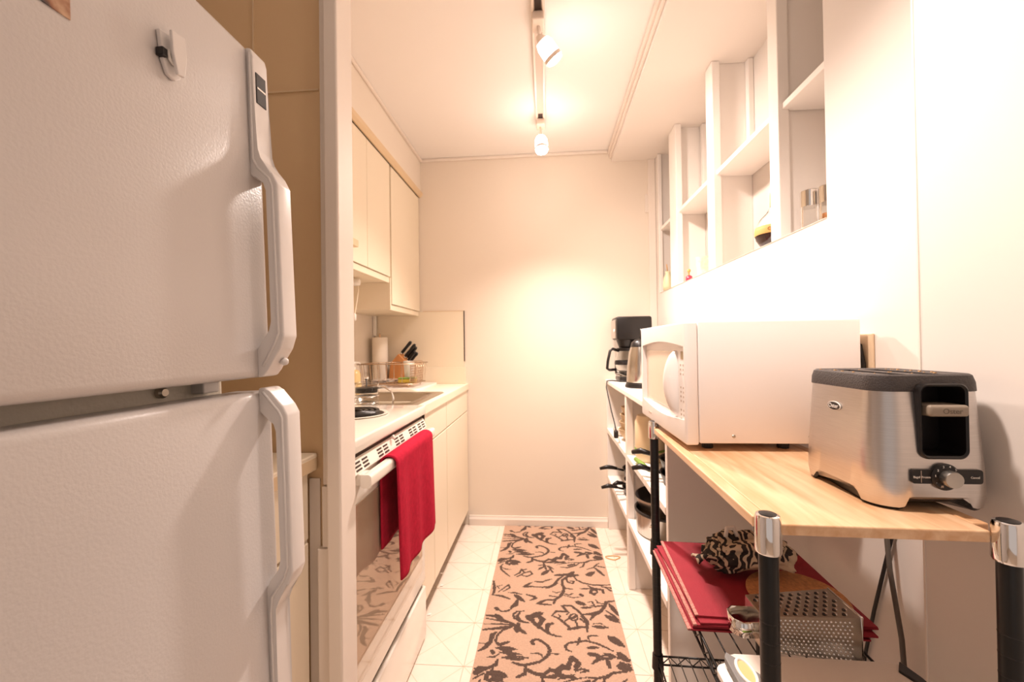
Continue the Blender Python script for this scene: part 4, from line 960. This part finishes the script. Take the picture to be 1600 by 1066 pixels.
cut(sh, prism(nb(), [(p[0], p[1]) for p in rrect(.5185, .5795, ZQ+.075, ZQ+.19, .010)], 'y', ty0-.02, ty0+.045))
sh.data.set_sharp_from_angle(angle=math.radians(35))
bm = nb()
A_ = shell_ring(bm, ZQ, .006, R0-.004, .012); C_ = shell_ring(bm, ZQ+.0045, .003, R0, .013)
n = len(A_)
for k in range(n): bm.faces.new((A_[k], A_[(k+1) % n], C_[(k+1) % n], C_[k]))
bm.faces.new(A_[::-1]); bm.faces.new(C_)
obj('base', bm, M['black'], to, True, auto=40)
bm = nb()
rs = [shell_ring(bm, ZQ+.166, .006, R0-.003), shell_ring(bm, ZQ+.178, .0065, R0-.003), shell_ring(bm, ZQ+.188, .0095, R0-.006), shell_ring(bm, ZQ+.190, .013, R0-.01), shell_ring(bm, ZQ+.1885, .018, R0-.014)]
for P_, Q_ in zip(rs, rs[1:]):
    n = len(P_)
    for k in range(n): bm.faces.new((P_[k], P_[(k+1) % n], Q_[(k+1) % n], Q_[k]))
bm.faces.new(rs[-1]); bm.faces.new(rs[0][::-1])
tcap = obj('top_cover', bm, M['top'], to, True)
cut(tcap, B(.507, .532, ty0+.034, ty1-.03, ZQ+.17, ZQ+.2), B(.553, .578, ty0+.034, ty1-.03, ZQ+.17, ZQ+.2), prism(nb(), rrect(.5185, .5795, ZQ+.10, ZQ+.176, .010), 'y', ty0-.02, ty0+.045))
tcap.data.set_sharp_from_angle(angle=math.radians(35))
M['crumb'] = mat('bread_crumb', rgb(214, 170, 120), .9)
bm = nb(); rn = random.Random(5)
for i in range(40):
    x = rn.uniform(tx0+.02, tx1-.02); y = rn.uniform(ty0+.05, ty1-.02); q = rn.uniform(.0006, .0016)
    if .505 < x < .534 or .551 < x < .580: continue
    box(bm, x-q, x+q, y-q, y+q, ZQ+.1883, ZQ+.1885+q)
o = obj('crumbs', bm, M['crumb'], tcap); o['kind'] = 'stuff'
# lever recess
bez_o = rrect(.5165, .5815, ZQ+.073, ZQ+.1785, .012); bez_i = rrect(.5210, .5770, ZQ+.0775, ZQ+.174, .009)
bm = nb(); yf = ty0+.0005
def vr(pts, y): return [bm.verts.new((p[0], y, p[1])) for p in pts]
r_ = [vr(bez_o, yf+.01), vr(bez_o, yf-.001), vr(rrect(.5185, .5795, ZQ+.075, ZQ+.1765, .011), yf-.003), vr(bez_i, yf-.001), vr(bez_i, yf+.040)]
for P_, Q_ in zip(r_, r_[1:]):
    n = len(P_)
    for k in range(n): bm.faces.new((P_[k], P_[(k+1) % n], Q_[(k+1) % n], Q_[k]))
bm.faces.new(r_[-1])
bz = obj('lever_recess', bm, M['black'], to, True, auto=40)
obj('lever_slot', B(.5325, .5360, yf+.0385, yf+.0398, ZQ+.088, ZQ+.168), mat('slot_black', (.002, .002, .002), .9), bz)
obj('indicator', B(.5325, .5355, yf+.037, yf+.0384, ZQ+.164, ZQ+.169), M['printw'], bz)
lv = obj('lever', B(.5245, .5755, yf-.010, yf+.030, ZQ+.133, ZQ+.149, bev=.004, seg=3), M['lever'], to, True, auto=40)
FRONT = lambda x, z, y: basis((1, 0, 0), (0, 0, 1), (x, y, z))
text('lettering', 'Oster', .0105, FRONT(.553, ZQ+.1405, yf-.0101), mat('lever_print', rgb(112, 100, 86), .6), lv)
# buttons and dial
yb_ = ty0-.0002
bm = PR(rrect(.5045, .596, ZQ+.0395, ZQ+.0590, .004), 'y', yb_-.0022, yb_+.004)
pn = obj('button_panel', bm, M['black'], to)
for x in (.5165,): obj('button_gap', B(x-.0003, x+.0003, yb_-.0026, yb_-.002, ZQ+.041, ZQ+.0575), M['keygrey'], pn)
for s_, x in (('Bagel', .5105), ('Frozen', .5225), ('Cancel', .5855)):
    text('lettering', s_, .0042, FRONT(x, ZQ+.0485, yb_-.0026), M['printw'], pn)
dl = obj('dial', L([(0, 0), (.0185, 0), (.0185, .004), (.0165, .006), (0, .006)], (.5475, yb_+.001, ZQ+.0490), 32, along((0, -1, 0))), M['black'], to, True, auto=40)
for i in range(9):
    a = math.radians(-20+i*32); x, z = .5475+.0152*math.cos(a), ZQ+.049+.0152*math.sin(a)
    text('lettering', '76543210.'[i] if 1 <= i <= 6 else '.', .0042, FRONT(x, z, yb_-.0055), M['printw'], dl)
obj('print_square', B(.5395, .5425, yb_-.0055, yb_-.005, ZQ+.0355, ZQ+.038), M['keygrey'], dl)
obj('print_square', B(.5505, .5535, yb_-.0055, yb_-.005, ZQ+.0352, ZQ+.038), M['printw'], dl)
obj('knob', L([(0, 0), (.0100, 0), (.0108, .003), (.0112, .012), (.0105, .0142), (.0085, .0140), (0, .0125)], (.5475, yb_-.004, ZQ+.0490), 32, along((-.1, -1, 0))), M['knob'], to, True, auto=40)
# oval maker badge on the side
bx = tx0+.0016; cy_, cz_ = .728, ZQ+.134
def oval(rx, rz, x0, x1, m, parent, name): return obj(name, PR([(cy_+rx*math.cos(i*math.pi/16), cz_+rz*math.sin(i*math.pi/16)) for i in range(32)], 'x', x0, x1), m, parent)
og = oval(.0155, .0075, bx+.003, bx-.0006+.0022, M['printw'], to, 'badge'); oval(.0138, .0062, bx+.003, bx+.0010, M['black'], og, 'badge_field')
text('lettering', 'Oster', .0095, basis((0, -1, 0), (0, 0, 1), (bx+.0008, cy_, cz_)), M['printw'], og)

# ------------------------------------------------------------------ things on the cart's middle shelf
Zs = MS+.0042
random.seed(11)
NM = 5
for i in range(NM):
    z = Zs+i*.0046; dx = (-.010, -.004, .002, .006, .012, .020)[i]; dy = (.0, .004, -.002, .006, .012, .016)[i]; a = math.radians((-2, -1, -2.5, .5, -3, -4)[i])
    t = thing('placemat', 'red fabric placemat, %s in the stack on the wire shelf' % ('lowest', 'second', 'third', 'fourth', 'topmost')[i], 'placemat', (.452+dx, 1.016+dy, z), (0, 0, a), group='stacked red placemats')
    bm = nb(); hx, hy, n_ = .165, .160, 12
    G = [[None]*(n_+1) for _ in range(n_+1)]; H = [[None]*(n_+1) for _ in range(n_+1)]
    for u in range(n_+1):
        for v in range(n_+1):
            x = -hx+2*hx*u/n_; y = -hy+2*hy*v/n_
            lift = .0012*math.sin(u*.9+i)*math.sin(v*.7+i*2)
            G[u][v] = bm.verts.new((x, y, .0012+lift*.3)); H[u][v] = bm.verts.new((x, y, .0044+lift*.3))
    for u in range(n_):
        for v in range(n_):
            bm.faces.new((H[u][v], H[u+1][v], H[u+1][v+1], H[u][v+1])); bm.faces.new((G[u][v+1], G[u+1][v+1], G[u+1][v], G[u][v]))
    for u in range(n_):
        for q in (0, n_):
            bm.faces.new((G[u][q], G[u+1][q], H[u+1][q], H[u][q])); bm.faces.new((G[q][u], G[q][u+1], H[q][u+1], H[q][u]))
    obj('cloth', bm, M['mat_red'], t, True, True, 40)
    if i % 2 == 0: obj('stitched_edge', B(-hx-.0012, -hx+.006, -hy, hy, .0014, .0052, bev=.0008), M['mat_trim'], t, False, True)
ZP = Zs+NM*.0046
tag(origin(obj('cork_trivet', L([(0, 0), (.093, 0), (.095, .003), (.095, .007), (.093, .010), (0, .010)], (.522, .945, ZP+.0005), 48), M['cork'], None, True, auto=40), (.522, .945, ZP)), 'round cork trivet lying on the red placemats', 'trivet')
# crumpled printed oven mitt
bm = nb(); bmesh.ops.create_icosphere(bm, subdivisions=5, radius=1)
from mathutils import noise as _n
for v in bm.verts:
    p = v.co.copy(); d = _n.noise(p*1.7+Vector((3, 1, 7)))*.28+_n.noise(p*3.6+Vector((1, 5, 2)))*.17+_n.noise(p*8)*.06
    # blocky, folded lump
    q = Vector((math.copysign(abs(p.x)**.55, p.x), math.copysign(abs(p.y)**.6, p.y), math.copysign(abs(p.z)**.7, p.z)))*(.86+d)
    v.co = Vector((q.x*.098, q.y*.058, max(-.030, q.z*.034)))
    v.co.z += .012*math.sin(q.x*2.2+.5)+(.012 if q.y > .2 and q.x < .1 else 0)
mz_ = min(v.co.z for v in bm.verts)
for v in bm.verts: v.co.z -= mz_
Rm = Matrix.Translation((.472, 1.045, ZP+.004)) @ Matrix.Rotation(math.radians(-16), 4, 'Z')
bmesh.ops.transform(bm, matrix=Rm, verts=bm.verts)
mt = thing('oven_mitt', 'crumpled black and cream printed oven mitt on the red placemats', 'oven mitt', (.448, 1.035, ZP+.003))
obj('body', bm, M['print'], mt, True)
bm = nb(); NP = 10; g_ = []
for i in range(NP+1):
    rw = []
    for j in range(5):
        u, v = i/NP, j/4; rw.append(bm.verts.new((.345+.06*u, 1.020+.045*v, ZP+.030+.030*u+.010*math.sin(u*5+v*3))))
    g_.append(rw)
for i in range(NP):
    for j in range(4): bm.faces.new((g_[i][j], g_[i+1][j], g_[i+1][j+1], g_[i][j+1]))
fl2 = obj('cuff_flap', bm, M['print'], mt, True); md = fl2.modifiers.new('t', 'SOLIDIFY'); md.thickness = .006
obj('hanging_loop', T([(.425, 1.06, ZP+.075), (.43, 1.065, ZP+.095), (.445, 1.065, ZP+.098), (.452, 1.06, ZP+.078)], .005, 8), M['board'], mt, True)
# box grater on its side
gz0 = Zs+.0005; gx0, gx1, gy0, gy1, gz1 = .384, .546, .792, .882, gz0+.080
gr = thing('box_grater', 'steel box grater lying on its side on the wire shelf', 'grater', (.45, .835, gz0))
bm = nb()
v0 = [(gx1, gy0, gz0), (gx1, gy1, gz0), (gx1, gy1, gz1), (gx1, gy0, gz1)]; v1 = [(gx0, gy0+.012, gz0+.006), (gx0, gy1-.012, gz0+.006), (gx0, gy1-.012, gz1-.010), (gx0, gy0+.012, gz1-.010)]
a_ = [bm.verts.new(p) for p in v0]; b_ = [bm.verts.new(p) for p in v1]
for k in range(4): bm.faces.new((a_[k], a_[(k+1) % 4], b_[(k+1) % 4], b_[k]))
gbody = obj('body', bm, M['steel2'], gr); md = gbody.modifiers.new('t', 'SOLIDIFY'); md.thickness = .0015; md.offset = -1
obj('rim', T(v0, .0022, 6, True), M['chrome'], gr, True)
bm = nb(); rows_ = []
# teeth on the face toward the camera, bumps in rows
for i in range(19):
    for j in range(11):
        u = (i+.5+(.5 if j % 2 else 0))/20*.92+.03; v = (j+.7)/12
        p = Vector(v1[0]).lerp(Vector(v0[0]), u); q = Vector(v1[3]).lerp(Vector(v0[3]), u); c = p.lerp(q, v)
        lathe(bm, [(.0022, 0), (.0013, .0014), (0, .0018)], c, 6, along((.07, -1, 0)))
o = obj('grating_teeth', bm, M['chrome'], gbody); o['kind'] = 'stuff'
bm = nb()
for i in range(9):
    for j in range(6):
        u = (i+.6+(.5 if j % 2 else 0))/10; v = (j+.7)/6.6
        p = Vector(v1[3]).lerp(Vector(v0[3]), u); q = Vector(v1[2]).lerp(Vector(v0[2]), u); c = p.lerp(q, v)
        lathe(bm, [(0, .0003), (.0034, .0003), (.0036, .0008), (0, .0008)], c, 8, Matrix.Scale(1.0, 4))
o = obj('slicing_holes', bm, M['black'], gbody); o['kind'] = 'stuff'
bm = nb()
for i in range(9):
    for j in range(6):
        u = (i+.6+(.5 if j % 2 else 0))/10+.018; v = (j+.7)/6.6
        p = Vector(v1[3]).lerp(Vector(v0[3]), u); q = Vector(v1[2]).lerp(Vector(v0[2]), u); c = p.lerp(q, v)
        lathe(bm, [(.0034, 0), (.003, .0016), (0, .0022)], c, 8, Matrix.Scale(.55, 4, (1, 0, 0)))
o = obj('slicing_lips', bm, M['chrome'], gbody); o['kind'] = 'stuff'
zc = gz0+.038; hp = [(gx0+.004, gy0+.020, zc), (gx0-.030, gy0+.018, zc), (gx0-.043, gy0+.030, zc), (gx0-.046, (gy0+gy1)/2, zc), (gx0-.043, gy1-.030, zc), (gx0-.030, gy1-.018, zc), (gx0+.004, gy1-.020, zc)]
bm = nb(); lo2, hi2 = [], []
for p in hp: lo2.append(bm.verts.new((p[0], p[1], zc-.014))); hi2.append(bm.verts.new((p[0], p[1], zc+.014)))
for i in range(len(hp)-1): bm.faces.new((lo2[i], lo2[i+1], hi2[i+1], hi2[i]))
h_ = obj('handle', bm, M['chrome'], gr, True); md = h_.modifiers.new('t', 'SOLIDIFY'); md.thickness = .0025
obj('handle_plate', B(gx0-.001, gx0+.001, gy0+.013, gy1-.013, gz0+.008, gz1-.011), M['steel2'], gr)
# green dish brush between the wires
tag(origin(obj('scrub_pad', B(.335, .40, .742, .786, Zs+.0005, Zs+.012, bev=.004), M['green'], None, True, auto=40), (.37, .76, Zs)), 'green scrub pad on the wire shelf behind the cutting boards', 'scrub pad')
# cutting boards at the shelf front
def board(x0, x1, y0, y1, z, label, rot, grips):
    t = thing('cutting_board', label, 'cutting board', ((x0+x1)/2, (y0+y1)/2, z), (0, 0, rot), group='cutting boards on the wire shelf')
    hx, hy = (x1-x0)/2, (y1-y0)/2
    bd_ = obj('board', PR(rrect(-hx, hx, -hy, hy, .02), 'z', 0, .009, .002), M['board'] if grips else M['white'], t, False, True)
    if grips:
        bm = PR([(-hx-.001, hy-.012), (-hx+.006, hy+.0005), (-hx+.026, hy-.026), (-hx+.046, hy-.055), (-hx+.046, -hy+.055), (-hx+.026, -hy+.026), (-hx+.006, -hy-.0005), (-hx-.001, -hy+.012)], 'z', -.0005, .0125, .002)
        gp = obj('grip', bm, M['grey'], t, False, True)
        obj('grip_rim', T([(-hx+.021+.012*math.cos(a), .040+.028*math.sin(a), .0128) for a in [k*math.pi/10 for k in range(20)]], .003, 6, True), M['white'], gp, True, True)
        obj('grip_hole', PR([(-hx+.021+.011*math.cos(a), .040+.026*math.sin(a)) for a in [k*math.pi/10 for k in range(20)]], 'z', .0125, .0130), M['soap'], gp, False, True)
        obj('grip', PR([(hx+.002, hy-.035), (hx-.006, hy+.001), (hx-.024, hy-.022), (hx-.005, hy-.07), (hx+.002, hy-.075)], 'z', -.0005, .0125, .002), M['black'], t, False, True)
    return t
board(.283, .50, .615, .768, Zs+.0005, 'plain white cutting board beneath the one with grips', 0, False)
board(.298, .590, .598, .768, Zs+.0110+.004, 'beige cutting board with grey and black corner grips on the wire shelf', math.radians(-1), True)
